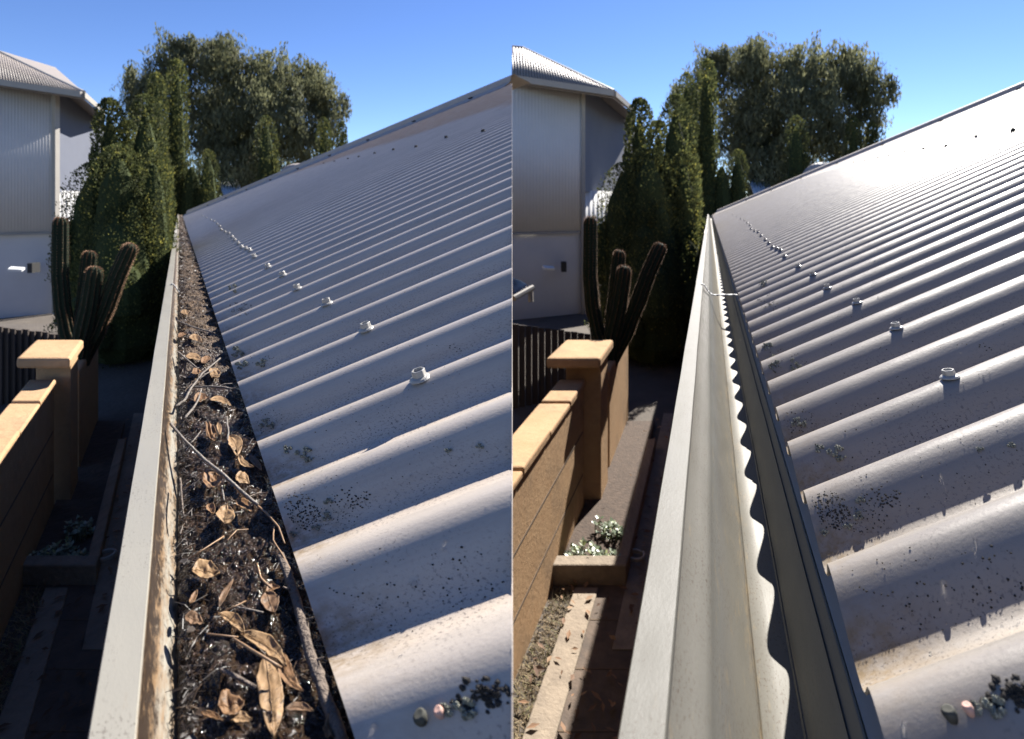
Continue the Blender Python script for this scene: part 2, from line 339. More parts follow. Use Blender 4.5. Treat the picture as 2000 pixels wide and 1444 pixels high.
def surf(s, px, py):          # crest count and slope metres of the ribbed surface seen at a photo position
    w = 0
    for _ in range(14):
        h = plane_hit(s, px, py, w); n, tt = roof_nt(s, h - s.N*w); w = .5*w + .5*s.amp*math.cos(2*math.pi*(n-.785))
    return n, tt
def hip_line(s):
    a = plane_hit(s, 365, 420); b2 = plane_hit(s, 1000, 164); return a, b2
M['roofedge'] = mat('shade_strip_paint', (.30,.265,.245), .5)
def build_roof(s):
    root = empty('house', G(s, .5, 3, CZ), ('grey corrugated roof with dirty troughs beside %s' if s.key == 'A' else 'darker grey corrugated roof beside %s, its eave edge free of litter') % s.words, 'house')
    loc = root.location.copy()
    ha, hb = hip_line(s)
    hd = (hb-ha).normalized(); hn = hd.cross(s.N).normalized()
    inside = plane_hit(s, 800, 600)
    if (inside-ha).dot(hn) < 0: hn = -hn
    # sheet: every rib is a row of quads from the eave up to the hip or the trimmed edge
    rb0 = plane_hit(s, 600, 332); rb1 = plane_hit(s, 1000, 206); rn = (rb1-rb0).normalized().cross(s.N).normalized()
    if (ha-rb0).dot(rn) < 0 and (hb-rb1).dot(rn) < 0: rn = -rn
    if (hb-rb1).dot(rn) < 0: rn = -rn
    verts = []; faces = []; uvs = []; tr = []; ru = []
    n0, n1, SEG = .4, roof_nt(s, plane_hit(s, 366, 420))[0], 16
    cols = int((n1-n0)*SEG); ROWS = 34
    for i in range(cols+1):
        n = n0 + i/SEG; ph = math.cos(2*math.pi*(n-.785)); e = edge_pt(s, n)
        tm = (ha-e).dot(hn)/s.v.dot(hn)
        tm = max(.001, tm)
        if s.key == 'A': t2 = -(e.x+s.N.x*s.amp*ph)/s.v.x
        else: kx = (2260-CX)/FPX; t2 = (kx*e.y-e.x)/(s.v.x-kx*s.v.y)
        tm = min(tm, t2)
        for j in range(ROWS+1):
            tt = tm*(j/ROWS)**1.7 + .6*(s.N.x*s.amp*(.8-ph)/s.v.x)*(1-j/ROWS)**3
            p = roof_pt(s, n, tt)
            verts.append(p - loc); uvs.append((n*PITCH, tt))
            tr.append(max(0, min(1, (.35-ph)*.9)))
            dd = (p-rb0).dot(rn) + .10*noise.noise(p*2.5); ru.append(max(0, min(1, dd/.12)) if tt > tm*.3 else 0)
    nr = ROWS+1; UP = False
    for i in range(cols):
        for j in range(nr-1):
            a = i*nr+j; faces.append((a, a+nr, a+nr+1, a+1) if UP else (a, a+1, a+nr+1, a+nr))
    o = mobj('roof', verts, faces, M['roof'+s.key], root, smooth=True)
    me = o.data; uvl = me.uv_layers.new(name='UVMap')
    for l in me.loops: uvl.data[l.index].uv = uvs[l.vertex_index]
    at = me.attributes.new('trough', 'FLOAT', 'POINT'); at.data.foreach_set('value', tr)
    at = me.attributes.new('rust', 'FLOAT', 'POINT'); at.data.foreach_set('value', ru)
    from collections import Counter
    cnt = Counter(k_ for p_ in me.polygons for k_ in p_.edge_keys)
    she = me.attributes.new('sharp_edge', 'BOOLEAN', 'EDGE')
    for e_ in me.edges:
        if cnt[e_.key] == 1: she.data[e_.index].value = True
    sd = o.modifiers.new('thickness', 'SOLIDIFY'); sd.thickness = .0016; sd.offset = -1
    if s.key == 'A':      # added edge-on strip, its top shaped to cast the cut-off ribs' shade
        b_ = (s.g - s.v*s.g.dot(s.v)).normalized(); ta = SUN.dot(s.N)/SUN.dot(b_); pp = PITCH*(s.g - s.v*s.g.dot(s.v)).length
        mb = MB(); K = int((n1-n0)*14); row = 0
        for i in range(K+1):
            n = n0 + i/14; env = max(s.amp*math.cos(2*math.pi*(n+q/30-.785)) - ta*pp*q/30 for q in range(40))
            e = edge_pt(s, n); p = e + s.v*(-(e.x+s.N.x*env)/s.v.x) + s.N*env
            for xx in (-.0004, 0):
                for zz in (-3*s.amp, 0): mb.v.append(Vector((xx, p.y, p.z+zz))-loc)
            if row:
                a = 4*row-4; b2 = 4*row
                mb.f += [(a, b2, b2+1, a+1), (a+2, a+3, b2+3, b2+2), (a+1, b2+1, b2+3, a+3)]
            row += 1
            if (p-ha).dot(hn) < 0: break
        mb.build('added_shade_strip', M['roofedge'], o)
    # hip capping: a folded strip with a rolled top, notched where it laps each sheet joint
    mb = MB(); L = (hb-ha).length; end = hb if s.key == 'A' else ha + hd*(L*1.3)
    if s.key == 'A':
        tt = (0-ha.x)/(hb.x-ha.x); end = ha+(hb-ha)*tt
    pr = [(.0, .0), (.10, .012), (.17, .028), (.21, .075), (.25, .085), (.29, .075), (.33, .028), (.5, -.1)]
    K = 26; q0 = len(mb.v)
    for i in range(K+1):
        p = ha.lerp(end, i/K)
        for (a2, b2) in pr: mb.v.append(p + hn*(.17-a2) + s.N*(b2+s.amp) - loc)
    m_ = len(pr)
    for i in range(K):
        for j in range(m_-1): a2 = i*m_+j; mb.f.append((a2, a2+1, a2+m_+1, a2+m_))
    cap = mb.build('hip_capping', M['cap'+s.key], o)
    for i in range(9):
        f = .12 + .88*(i+.5)/9; p = ha.lerp(end, f)
        mb = MB(); c = p + hn*.14 + s.N*(s.amp+.02) - loc
        mb.box(-.03, .03, -.012, .012, 0, .012)
        q = mb.build('lap_clip', M['screwdark'], o); q.location = c; q.rotation_euler = (0, -math.asin(hd.z), math.atan2(hd.y, hd.x))
    # screws
    def screw_mesh(sc, m1, m2):
        mb = MB(); n = 24
        rings = [(.0, .0), (.0185, .0), (.0190, .0012), (.0165, .0040), (.0115, .0062), (.0112, .0160), (.0105, .0172), (.0092, .0172), (.0088, .0125), (0, .0120)]
        for (r0, z0) in rings:
            for j in range(n):
                a2 = 2*math.pi*j/n; rr = r0*(1 + (.06*math.cos(6*a2) if .008 < r0 < .0118 else 0))
                mb.v.append(Vector((rr*math.cos(a2)*sc, rr*math.sin(a2)*sc, z0*sc)))
        for i in range(len(rings)-1):
            for j in range(n): j2 = (j+1) % n; mb.f.append((i*n+j, i*n+j2, (i+1)*n+j2, (i+1)*n+j))
        me = bpy.data.meshes.new('screw'); me.from_pydata([tuple(v) for v in mb.v], [], mb.f); me.materials.append(m1)
        return me
    near = screw_mesh(.66 if s.key == 'A' else .52, M['screw'], None); dark = screw_mesh(.75, M['screwdark'], None)
    low = [(830,748),(718,646),(637.8,594),(577.6,563),(550,537),(524,523),(500,505),(490,492),(481,487),(472,484),(465,476),(459,470),(452,463),(446,456),(440,454),(433,450),(430,443),(424,438),(419,433),(412,430),(404,426),(396,422)]
    up = [(944,258),(872,270),(813,288),(769,293.5),(732,300.5),(701,307),(680,311),(653.5,316),(632,320),(988,180)]
    rot = (s.N+Vector((0,0,.8))).to_track_quat('Z', 'Y').to_euler()
    for i, (px, py) in enumerate(low+up[:9]):
        h = plane_hit(s, px, py, s.amp*.9); n, tt = roof_nt(s, h - s.N*s.amp*.9)
        nn = round(n-.785)+.785
        if i >= len(low): nn = n
        me = near if i < len(low) else dark
        q = link_mesh('screw', me, o); q.location = roof_pt(s, nn, tt, .0) - loc
        if i >= len(low): q.location = edge_pt(s, nn) + s.v*tt + s.N*(s.amp) - loc
        q.rotation_euler = rot; q.rotation_euler.rotate_axis('Z', rnd.uniform(0, 1))
    # wall of the house below the eave, set back under the roof
    mb = MB(); Z1 = (ha.y)*.99
    c = [G(s, .20, -.5, CZ), G(s, .32, -.5, CZ), G(s, .32, Z1, CZ), G(s, .20, Z1, CZ), G(s, .20, -.5, .40), G(s, .32, -.5, .40), G(s, .32, Z1, .40), G(s, .20, Z1, .40)]
    mb.hexa([v-loc for v in c]); wl = mb.build('wall', M['block'], root)
    mb = MB(); c = [G(s, .101, -.5, .46), G(s, .125, -.5, .46), G(s, .125, Z1, .46), G(s, .101, Z1, .46), G(s, .101, -.5, .338), G(s, .125, -.5, .338), G(s, .125, Z1, .338), G(s, .101, Z1, .338)]
    mb.hexa([v-loc for v in c]); mb.build('fascia', M['trim'], root)
    if s.key == 'A':
        cut_local(wl, root); 
    return root, o
def cut_local(o, root):
    bm = bmesh.new(); bm.from_mesh(o.data)
    bmesh.ops.bisect_plane(bm, geom=bm.verts[:]+bm.edges[:]+bm.faces[:], plane_co=(-root.location.x, 0, 0), plane_no=(-1, 0, 0), clear_inner=True)
    bm.to_mesh(o.data); bm.free()
M['capA'] = mat('weathered_capping', (.30,.27,.24), .6, color2=(.38,.34,.30), noise_scale=6)
M['capB'] = M['capA']
houseA, roofA = build_roof(A); houseB, roofB = build_roof(B)

# ---------------------------------------------------------------- gutters
ZEND = FPX*H0/17.0
def zsteps(z0, z1, r=1.035):
    z = [z0]
    while z[-1] < z1: z.append(z[-1]*r + .004)
    z[-1] = z1; return z
PROF = [(-.170, 1.16, 0), (-.169, .990, 0), (-.166, .985, 0), (-.082, .983, 0), (-.079, .987, .2), (-.078, 1.018, 1.0), (-.080, 1.022, 1.0),
        (-.066, 1.05, .95), (-.035, 1.085, .4), (-.010, 1.11, .6), (.004, 1.13, .3), (.008, 1.15, .2), (.020, 1.185, .5), (.050, 1.265, .35), (.103, 1.38, .45), (.135, 1.435, .8), (.142, 1.452, 1.0),
        (.146, 1.446, .9), (.151, 1.457, .6), (.210, 1.472, .3), (.264, 1.482, .3), (.268, 1.472, .7), (.273, 1.476, .7), (.325, 1.27, .4), (.329, 1.258, .6), (.333, 1.266, .4), (.350, 1.215, .2), (.352, 1.205, .1)]
def build_gutter(s):
    lab = 'cream metal gutter packed with wet black leaf litter' if s.key == 'A' else 'cream metal gutter cleaned out, with a scalloped shadow along its floor'
    root = empty('gutter', G(s, 0, 1, H0), lab, 'gutter'); loc = root.location.copy()
    zs = zsteps(.10, ZEND); verts = []; uvs = []; stn = []; arc = [0]
    for i in range(1, len(PROF)):
        arc.append(arc[-1] + math.hypot(PROF[i][0]-PROF[i-1][0], PROF[i][1]-PROF[i-1][1])*H0)
    for z in zs:
        wob = .0007*noise.noise(Vector((z*5, 3, 0)))
        for i, (w, d, st) in enumerate(PROF):
            lump = 0.0012*noise.noise(Vector((z*4, w*14, 1.7))) if 8 <= i < 22 else 0
            verts.append(G(s, w*H0+wob, z, d*H0 + lump) - loc); uvs.append((z, arc[i])); stn.append(st*(1 if s.key == 'A' else (.10 if i < 12 else .42)))
    m_ = len(PROF); faces = []
    for i in range(len(zs)-1):
        for j in range(m_-1): a = i*m_+j; faces.append((a, a+m_, a+m_+1, a+1))
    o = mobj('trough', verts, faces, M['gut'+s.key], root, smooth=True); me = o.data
    u = me.uv_layers.new(name='UVMap')
    for l in me.loops: u.data[l.index].uv = uvs[l.vertex_index]
    at = me.attributes.new('stain', 'FLOAT', 'POINT'); at.data.foreach_set('value', stn)
    md = o.modifiers.new('t', 'SOLIDIFY'); md.thickness = .0012; md.offset = 1
    SH = {0,1,2,3,4,5,6,15,16,17,20,21,22,23,24,25,26}
    she = me.attributes.new('sharp_edge', 'BOOLEAN', 'EDGE')
    for e in me.edges:
        a_, b_ = e.vertices[0] % m_, e.vertices[1] % m_
        if a_ == b_ and a_ in SH: she.data[e.index].value = True
    # end plate
    mb = MB(); mb.add([G(s, w*H0, ZEND+.001, d*H0)-loc for (w, d, q) in PROF], [tuple(range(m_))]); mb.build('end_cap', M['trim'], root)
    # lapped joint in the rim
    mb = MB()
    for Zj in (FPX*H0/55.,):
        mb.add([G(s, -.176*H0, Zj, 1.15*H0)-loc, G(s, -.174*H0, Zj, .979*H0)-loc, G(s, -.080*H0, Zj, .976*H0)-loc, G(s, -.176*H0, Zj+.9, 1.15*H0)-loc, G(s, -.174*H0, Zj+.9, .979*H0)-loc, G(s, -.080*H0, Zj+.9, .976*H0)-loc], [(0,1,4,3),(1,2,5,4)])
    j = mb.build('rim_joint', M['trim'], root); j.modifiers.new('t', 'SOLIDIFY').thickness = .001
    # strap bracket: hooks on the rim, dips, then crosses to the fascia
    def sp(px, py, d): return on_level(s, px, py, d)
    pts = [(-.10, .975), (-.075, .982), (-.05, 1.01), (-.02, 1.06), (.01, 1.095), (.045, 1.113), (.09, 1.116), (.2, 1.112), (.29, 1.112), (.38, 1.112)]
    Zs = FPX*H0*.975/153.0; mb = MB(); hw = .010
    row = []
    for (w, d) in pts:
        row.append((G(s, w*H0, Zs-hw, d*H0)-loc, G(s, w*H0, Zs+hw, d*H0)-loc))
    for (a, b2), (c, d2) in zip(row[:-1], row[1:]): mb.add([a, b2, d2, c], [(0,1,2,3)])
    st = mb.build('strap', M['metal'], root, smooth=True); st.modifiers.new('t', 'SOLIDIFY').thickness = .0022
    return root
gutA = build_gutter(A); gutB = build_gutter(B)
# ---------------------------------------------------------------- litter in the left gutter
def deb_h(w, Z):
    n1 = noise.fractal(Vector((w*55, Z*55, 0)), .9, 2.1, 5)*.0052
    n2 = noise.noise(Vector((w*12, Z*12, 4)))*.006
    r_ = 1-abs(noise.noise(Vector((w*150, Z*150, 8))))*2
    r2 = noise.noise(Vector((w*420, Z*420, 1)))
    return n1 + n2 + max(0, r_)*.0035*(.5+noise.noise(Vector((w*25, Z*25, 6)))) + r2*.0016
DW0, DW1, DD = -.004, .375, 1.085
def debris_surface():
    zs = []; z = .17
    while z < ZEND-.05: zs.append(z); z += max(.0008, z*.0034)
    nw = 96; verts = []; dry = []; loc = G(A, .15*H0, 1.0, DD*H0)
    for z in zs:
        for j in range(nw):
            f = j/(nw-1); w = (DW0 + (DW1-DW0)*f)*H0
            e = min(f, 1-f)*8; sag = -.010*math.exp(-e*1.2)
            d = DD*H0 - deb_h(w, z) - sag - .004
            p = G(A, w + (.0 if 0 < j < nw-1 else 0), z, d); verts.append(p-loc)
            dr = max(0, min(1, (z-.55)/.9))*.75 + .25*noise.noise(Vector((w*20, z*14, 9)))
            dry.append(dr)
    faces = []
    for i in range(len(zs)-1):
        for j in range(nw-1): a = i*nw+j; faces.append((a, a+1, a+nw+1, a+nw))
    o = mobj('leaf_litter', verts, faces, M['debris'], None, smooth=True); o.location = loc
    at = o.data.attributes.new('dry', 'FLOAT', 'POINT'); at.data.foreach_set('value', dry)
    o['kind'] = 'stuff'; return o
debris_surface()
def crumbs():
    mb = MB(); r = random.Random(3); loc = G(A, .15*H0, 1.0, DD*H0)
    for i in range(30000):
        u = r.random(); Z = .22*math.exp(u*math.log(17/.22)) if i % 2 else .2 + 2.2*r.random()**1.5
        w = (DW0+.01 + (DW1-DW0-.05)*r.random())*H0
        if r.random() < .25: continue
        cl = noise.noise(Vector((w*30, Z*22, 2)))
        if Z < .9 and cl < .0 and r.random() < .75: continue
        sz = r.uniform(.0007, .0036)*(.6 + .55*min(Z, 6))
        c = G(A, w, Z, DD*H0 - deb_h(w, Z) - sz*.35) - loc
        a = r.uniform(0, 6.28); b2 = r.uniform(-.7, .7)
        ux = Vector((math.cos(a), math.sin(a), math.sin(b2)*.7))*sz; uy = Vector((-math.sin(a), math.cos(a), r.uniform(-.5, .5)))*sz*r.uniform(.15, .6)
        bend = Vector((0, 0, sz*r.uniform(-.3, .5)))
        mb.add([c-ux, c-uy*.8+bend, c+ux*r.uniform(.6, 1.2), c+uy+bend], [(0,1,2,3)])
    for i in range(900):      # torn leaf pieces half sunk in the sludge
        Z = .24*math.exp(r.random()*math.log(5/.24)); w = (DW0+.02 + (DW1-DW0-.07)*r.random())*H0; sz = r.uniform(.003, .0075)*(.6+.5*Z)
        c = G(A, w, Z, DD*H0 - deb_h(w, Z) - sz*.2) - loc; a = r.uniform(0, 6.28); nx = r.randint(5, 7); tl = Vector((r.uniform(-.5, .5), r.uniform(-.5, .5), 1)).normalized()
        e1_ = tl.cross(Vector((math.cos(a), math.sin(a), 0))).normalized(); e2_ = tl.cross(e1_)
        mb.add([c+(e1_*math.cos(6.283*q/nx)+e2_*.6*math.sin(6.283*q/nx))*sz*r.uniform(.5, 1.15)+tl*sz*r.uniform(-.15, .25) for q in range(nx)], [tuple(range(nx))])
    for i in range(2600):
        Z = .24*math.exp(r.random()*math.log(6/.24)); w = (DW0+.01 + (DW1-DW0-.05)*r.random())*H0; L = r.uniform(.004, .014)*(.6+.5*Z); a = r.uniform(0, 6.28)
        c = G(A, w, Z, DD*H0 - deb_h(w, Z) - .0018) - loc; d = Vector((math.cos(a), math.sin(a), r.uniform(-.25, .25)))*L; sd = Vector((-math.sin(a), math.cos(a), .4))*r.uniform(.0002, .0005)*(.6+.7*Z); bow = Vector((0, 0, L*r.uniform(0, .3)))
        mb.add([c-d-sd, c-d+sd, c+bow+sd, c+bow-sd, c+d+sd, c+d-sd], [(0,1,2,3), (3,2,4,5)])
    o = mb.build('leaf_crumbs', M['crumb']); o.location = loc; o['kind'] = 'stuff'
crumbs()

def leaf(px, py, L, Wd, ang, m='leafpale', curl=.3, bend=.2, lift=.006, taper=1.0, hole=False, tilt=0.0, name='leaf'):
    c = on_level(A, px, py, DD*H0 - .006 - lift); sc = c.y/FPX
    # image direction -> direction on the level surface: x across, image-down is towards the eye and foreshortened
    a = R(ang); fore = c.y/(CZ-c.z)                     # stretch along depth for one pixel of height
    dx = math.cos(a); dyp = -math.sin(a)                # px right, px down
    far = Vector((dx + (c.x/c.y)*(-dyp)*fore*0.0, 0, 0))
    def tov(u, v):                                      # pixel offset (right, down) to world offset on the level plane
        q = on_level(A, px+u, py+v, CZ-c.z); return q-c
    L *= .93; Wd *= .9; half = L/2; n, mW = 18, 9; vs = []; fs = []
    for i in range(n+1):
        f = i/n*2-1; wd = (1-abs(f)**2.2)**.75*(1-.25*f*taper)
        off = bend*L*.5*(f*f-.4)
        for j in range(mW+1):
            g = j/mW*2-1; e = 1+.22*noise.noise(Vector((f*3.4, (1 if g > 0 else -1)*.9+py, px))) + .16*noise.noise(Vector((f*11, (g > 0)*3.0+py, px)))
            lw = g*wd*Wd/2*e
            u = f*half*dx + (lw+off)*math.sin(a); v = f*half*(-math.sin(a)) + (lw+off)*math.cos(a)
            p = tov(u, v)
            z = (abs(g)**1.5*curl*.75*wd*Wd*.5 + tilt*g*Wd*.5 + curl*.45*half*(f*f)*.5)*sc + noise.noise(Vector((f*2.5+px, g*1.5, py)))*Wd*.15*sc + noise.noise(Vector((f*8+px, g*5, py)))*Wd*.08*sc
            p.z = z; vs.append(p)
    for i in range(n):
        for j in range(mW):
            if hole and i in (12, 13, 14) and j in (5, 6): continue
            q = i*(mW+1)+j; fs.append((q, q+1, q+mW+2, q+mW+1))
    o = mobj(name, vs, fs, M[m], None, smooth=True); o.location = c
    sd = o.modifiers.new('s', 'SUBSURF'); sd.levels = 1; sd.render_levels = 1
    th = o.modifiers.new('t', 'SOLIDIFY'); th.thickness = .00035
    # midrib part
    mb = MB(); pts = []
    for i in range(0, n+1):
        pts.append(vs[i*(mW+1)+mW//2].lerp(vs[i*(mW+1)+mW//2+1], .5) + Vector((0, 0, .0004)))
    mb.tube(pts, [max(.00018, Wd*.009*sc)]*len(pts), 5); mb.build('midrib', M[m], o, smooth=True)
    return o
LV = [ # px, py, length, width, angle, material, curl, bend, label
 (528,1362,170,54,-84,'leafpale',.15,.05,'long pale dead leaf with a round hole, lowest in the clogged gutter',True),
 (520,1268,118,34,-36,'leafpale',.45,.25,'long tan folded leaf lying across the litter above the holed leaf',False),
 (565,1318,92,30,-62,'leafbrown',.3,-.3,'brown curved leaf tucked right of the long holed leaf',False),
 (455,1218,70,24,-38,'leafpale',.7,.3,'pale twisted leaf tip pointing up left in wet black litter',False),
 (402,1118,58,40,-6,'leafpale',.5,.1,'tan boat-shaped leaf alone on wet litter beside the stained wall',False),
 (452,1378,56,58,10,'leafbrown',.4,.0,'round tan leaf standing up near the bottom of the photo',False),
 (470,1404,48,24,-4,'leafpale',.4,.1,'small orange-tan leaf touching the round leaf from below',False),
 (415,1400,50,13,-22,'leafbrown',.5,.2,'narrow brown leaf left of the round tan leaf',False),
 (441,1008,42,40,80,'leafpale',.6,.0,'pale curled leaf with ragged lower edge below the long twig',False),
 (412,997,24,18,-60,'leafbrown',.9,.0,'small cupped brown leaf beside the ragged pale leaf',False),
 (478,990,40,20,-30,'leafbrown',.6,.3,'thin brown leaf right of the ragged pale leaf',False),
 (415,942,36,42,70,'leafbrown',.7,.0,'curled brown leaf left of the long grey twig',False),
 (474,936,32,26,-25,'leafpale',.3,.1,'flat pale leaf just right of the long grey twig',False),
 (459,872,46,28,-70,'leafpale',.4,.3,'pale leaf with a dark hole near the roof edge',True),
 (478,905,42,13,-38,'leafpale',.5,-.3,'pale curved strip leaf hanging below the holed leaf by the roof',False),
 (413,850,22,42,20,'leafbrown',.6,.0,'ragged brown leaf standing in the middle of the litter',False),
 (428,838,26,10,-80,'leafpale',.4,.1,'narrow pale leaf upright beside the ragged brown leaf',False),
 (432,785,48,13,-18,'leafpale',.5,.35,'slim arched tan leaf below the crossed twigs',False),
 (392,780,32,18,15,'leafbrown',.7,.2,'brown curled leaf between two forked twigs',False),
 (379,699,38,15,-12,'leafpale',.4,.2,'long tan leaf lying near the rim above the forked twigs',False),
 (402,705,24,14,30,'leafbrown',.8,.1,'folded brown leaf touching the long tan leaf',False),
 (420,730,22,26,60,'leafpale',.4,.1,'crumpled pale leaf just above the crossed twigs',False),
 (384,728,20,14,10,'leafbrown',.6,.1,'small rust-brown leaf left of the crossed twigs',False),
 (383,664,30,14,-20,'leafpale',.7,.3,'small pale curled leaf halfway up the litter',False),
 (362,612,20,9,-15,'leafpale',.5,.2,'tiny pale leaf near the rim far along the gutter',False),
 (355,655,20,9,20,'leafbrown',.5,.2,'tiny brown leaf against the rim wall',False),
 (440,1160,66,13,62,'leafdark',.3,.1,'dark wet narrow leaf right of the boat-shaped leaf',False),
 (378,1168,32,12,62,'leafbrown',.6,.0,'small folded brown leaf stuck upright in wet litter',False),
 (528,1180,48,38,-70,'leafdark',.4,.0,'dark spotted leaf in the shade of the roof edge',False),
 (532,1152,30,14,20,'leafbrown',.8,.3,'small orange curled leaf by the thick branch',False),
 (585,1385,60,18,-5,'leafdark',.5,.3,'dull brown leaf half under the thick branch',False),
 (500,905,40,14,-50,'leafdark',.3,.1,'dark narrow leaf in the shade under the roof edge',False),
 (380,1212,42,26,-20,'leafdark',.5,.1,'dark soaked leaf flat on the wet litter',False),
 (650,1425,40,50,0,'leafbrown',.5,.0,'brown leaf curled over the lower end of the thick branch',False),
]
for (px, py, L, Wd, an, m, cu, be, lab, ho) in LV:
    o = leaf(px, py, L, Wd, an, m, cu, be, hole=ho); tag(o, lab, 'leaf', 'dead leaves in the clogged gutter')
def twig(pts, w0, w1, lab, m='twig', lift=.008, cat='twig', name='twig', fork=None):
    P3 = []
    for i in range(len(pts)-1):
        for q in range(4):
            f = q/4; P3.append((pts[i][0]*(1-f)+pts[i+1][0]*f + rnd.uniform(-.6,.6), pts[i][1]*(1-f)+pts[i+1][1]*f))
    P3.append(pts[-1]); W3 = []; rr = []
    for i, (x, y) in enumerate(P3):
        f = i/(len(P3)-1); p = on_level(A, x, y, DD*H0-.004-lift*(1+.4*math.sin(f*3.14))); W3.append(p); rr.append((w0*(1-f)+w1*f)/2*p.y/FPX*(1+.12*noise.noise(Vector((i*.9, px, 0)))))
    c = W3[len(W3)//2].copy(); mb = MB(); mb.tube([p-c for p in W3], rr, 8)
    o = mb.build(name, M[m], None, smooth=True); o.location = c
    if fork:
        i0, (fx, fy) = fork; a = W3[i0]-c; e = on_level(A, fx, fy, DD*H0-.016)-c
        mb = MB(); mb.tube([a, a.lerp(e, .5)+Vector((0, 0, .002)), e], [rr[i0]*.8, rr[i0]*.6, rr[i0]*.3], 6); mb.build('side_shoot', M[m], o, smooth=True)
    tag(o, lab, cat, 'twigs in the clogged gutter'); return o
twig([(333,828),(362,862),(400,898),(440,930),(470,958),(503,986)], 4.5, 6.0, 'long grey twig leaning from the stained wall across the litter', lift=.012)
twig([(342,795),(360,783),(374,757),(395,730),(430,700)], 5.5, 3, 'grey curved twig rising from the rim, upper of two forked ones', fork=(10, (420,722)))
twig([(360,818),(378,797),(388,780),(393,760)], 5, 3, 'short curved grey twig just below the forked one')
twig([(376,757),(410,755),(438,757),(457,761)], 3, 4.5, 'straight thin twig reaching level towards the roof edge', fork=(6, (454,749)))
twig([(348,688),(366,703),(386,720)], 3.5, 3, 'short slanting twig near the rim above the tan leaf')
twig([(347,627),(380,640),(419,651)], 3, 3, 'thin straight twig lying across the far litter')
twig([(503,988),(520,1002),(545,1030),(556,1062)], 4, 3, 'thin brown twig hugging the roof edge below the long one', 'twigbrown')
twig([(430,1308),(462,1322),(500,1344)], 7, 8, 'wet dark stick left of the long holed leaf', 'branch')
twig([(368,1092),(400,1072),(437,1048)], 2.5, 3.5, 'pale thin stalk slanting above the boat-shaped leaf', 'twigbrown', .012)
twig([(440,1192),(458,1185),(480,1174)], 3, 2.5, 'short tan stalk in wet litter above the pale twisted leaf', 'twigbrown', .012)
twig([(459,1186),(485,1190),(514,1197)], 3.5, 4, 'grey wet stalk pointing right above the pale twisted leaf')
twig([(456,1247),(500,1275),(550,1305)], 4, 5.5, 'tan leaf stalk lying over the long folded leaf', 'twigbrown', .016)
twig([(405,1238),(430,1241),(465,1245)], 3, 3.5, 'yellowish stalk running into the long folded leaf', 'twigbrown', .010)
twig([(440,1060),(462,1036),(485,1034)], 3, 2, 'fine bent stalk near the roof shade', 'twigbrown')
twig([(535,1030),(533,1055),(552,1085),(572,1120)], 3, 3, 'long thin stalk beside the upper end of the thick branch', 'twigbrown')
twig([(443,815),(446,845),(444,870)], 3, 3, 'short upright grey twig by the pale holed leaf')
twig([(371,868),(384,853),(392,842)], 3, 2, 'small grey twig crossing behind the long twig')
twig([(433,950),(436,965),(438,980)], 4, 3, 'stubby grey twig above the ragged pale leaf')
twig([(352,935),(355,975),(358,1010)], 4, 3, 'dark twig lying along the stained wall', 'branch')
twig([(502,1101),(510,1130),(530,1150)], 3, 5, 'pale bent stalk under the small orange leaf', 'twigbrown')
def thick_branch():
    pts = [(548,1085),(563,1125),(580,1175),(592,1225),(604,1275),(622,1320),(637,1368),(655,1410),(672,1460)]
    W3 = []; rr = []
    for i in range(len(pts)-1):
        for q in range(5):
            f = q/5; x = pts[i][0]*(1-f)+pts[i+1][0]*f; y = pts[i][1]*(1-f)+pts[i+1][1]*f
            p = on_level(A, x, y, DD*H0-.012); W3.append(p); g = (i+f)/len(pts)
            rr.append((7+6*g)*p.y/FPX*(1+.18*noise.noise(Vector((i*2+f*2, 0, 7)))+(.25 if q == 0 and i in (3, 5) else 0)))
    c = W3[len(W3)//2].copy(); mb = MB(); mb.tube([p-c for p in W3], rr, 12); o = mb.build('branch', M['branch'], None, smooth=True); o.location = c
    for (i, dx) in ((8, -16), (14, 22), (22, 20)):
        a = W3[i]-c; mb = MB(); e = a + Vector((dx*.0004, -.004, .006)); mb.tube([a, e], [rr[i]*.35, rr[i]*.2], 6); mb.build('stub', M['branch'], o, smooth=True)
    tag(o, 'thick knobbly dark branch lying along the shaded roof edge', 'branch')
thick_branch()

# ---------------------------------------------------------------- lichen, grit and drops on the roofs
def lichen_clump(s, px, py, size, lab, seed, m='lichen', flat=.5, name='lichen'):
    r = random.Random(seed); n, tt = surf(s, px, py); c = roof_pt(s, n, tt); sc = c.y/FPX
    mb = MB(); ux = s.v; uy = s.g.normalized()
    for i in range(int(30+size*4)):
        ci = r.randrange(5); a = ci*1.9+seed+r.uniform(-.5, .5); d = size*(.12+.11*ci)*r.uniform(.7, 1.2)
        n2, t2 = surf(s, px+d*math.cos(a), py+d*.7*math.sin(a)); q = roof_pt(s, n2, t2, .0006) - c
        rad = r.uniform(.7, 1.9)*sc*(size/26)**.35*(1.5 if size > 36 else 1); k_ = 7
        base = len(mb.v); ph = r.uniform(0, 6)
        for ring, (rr, zz) in enumerate(((1, 0), (1.05, .5), (.6, .95))):
            for j in range(k_):
                t_ = ph+2*math.pi*j/k_; w_ = rad*rr*(1+.35*r.uniform(-1, 1))
                mb.v.append(q + ux*(w_*math.cos(t_)) + uy*(w_*math.sin(t_)) + s.N*(zz*rad*flat*3*r.uniform(.7, 1.5)))
        for g in range(2):
            for j in range(k_): j2 = (j+1) % k_; mb.f.append((base+g*k_+j, base+g*k_+j2, base+(g+1)*k_+j2, base+(g+1)*k_+j))
        mb.f.append(tuple(base+2*k_+j for j in range(k_)))
    o = mb.build(name, M[m], None); o.location = c; tag(o, lab, 'lichen', 'lichen clumps on the corrugated roof'); return o
M['pod'] = mat('dark_pod', (.02,.02,.017), .8, spec=.15, color2=(.10,.10,.085), noise_scale=120)
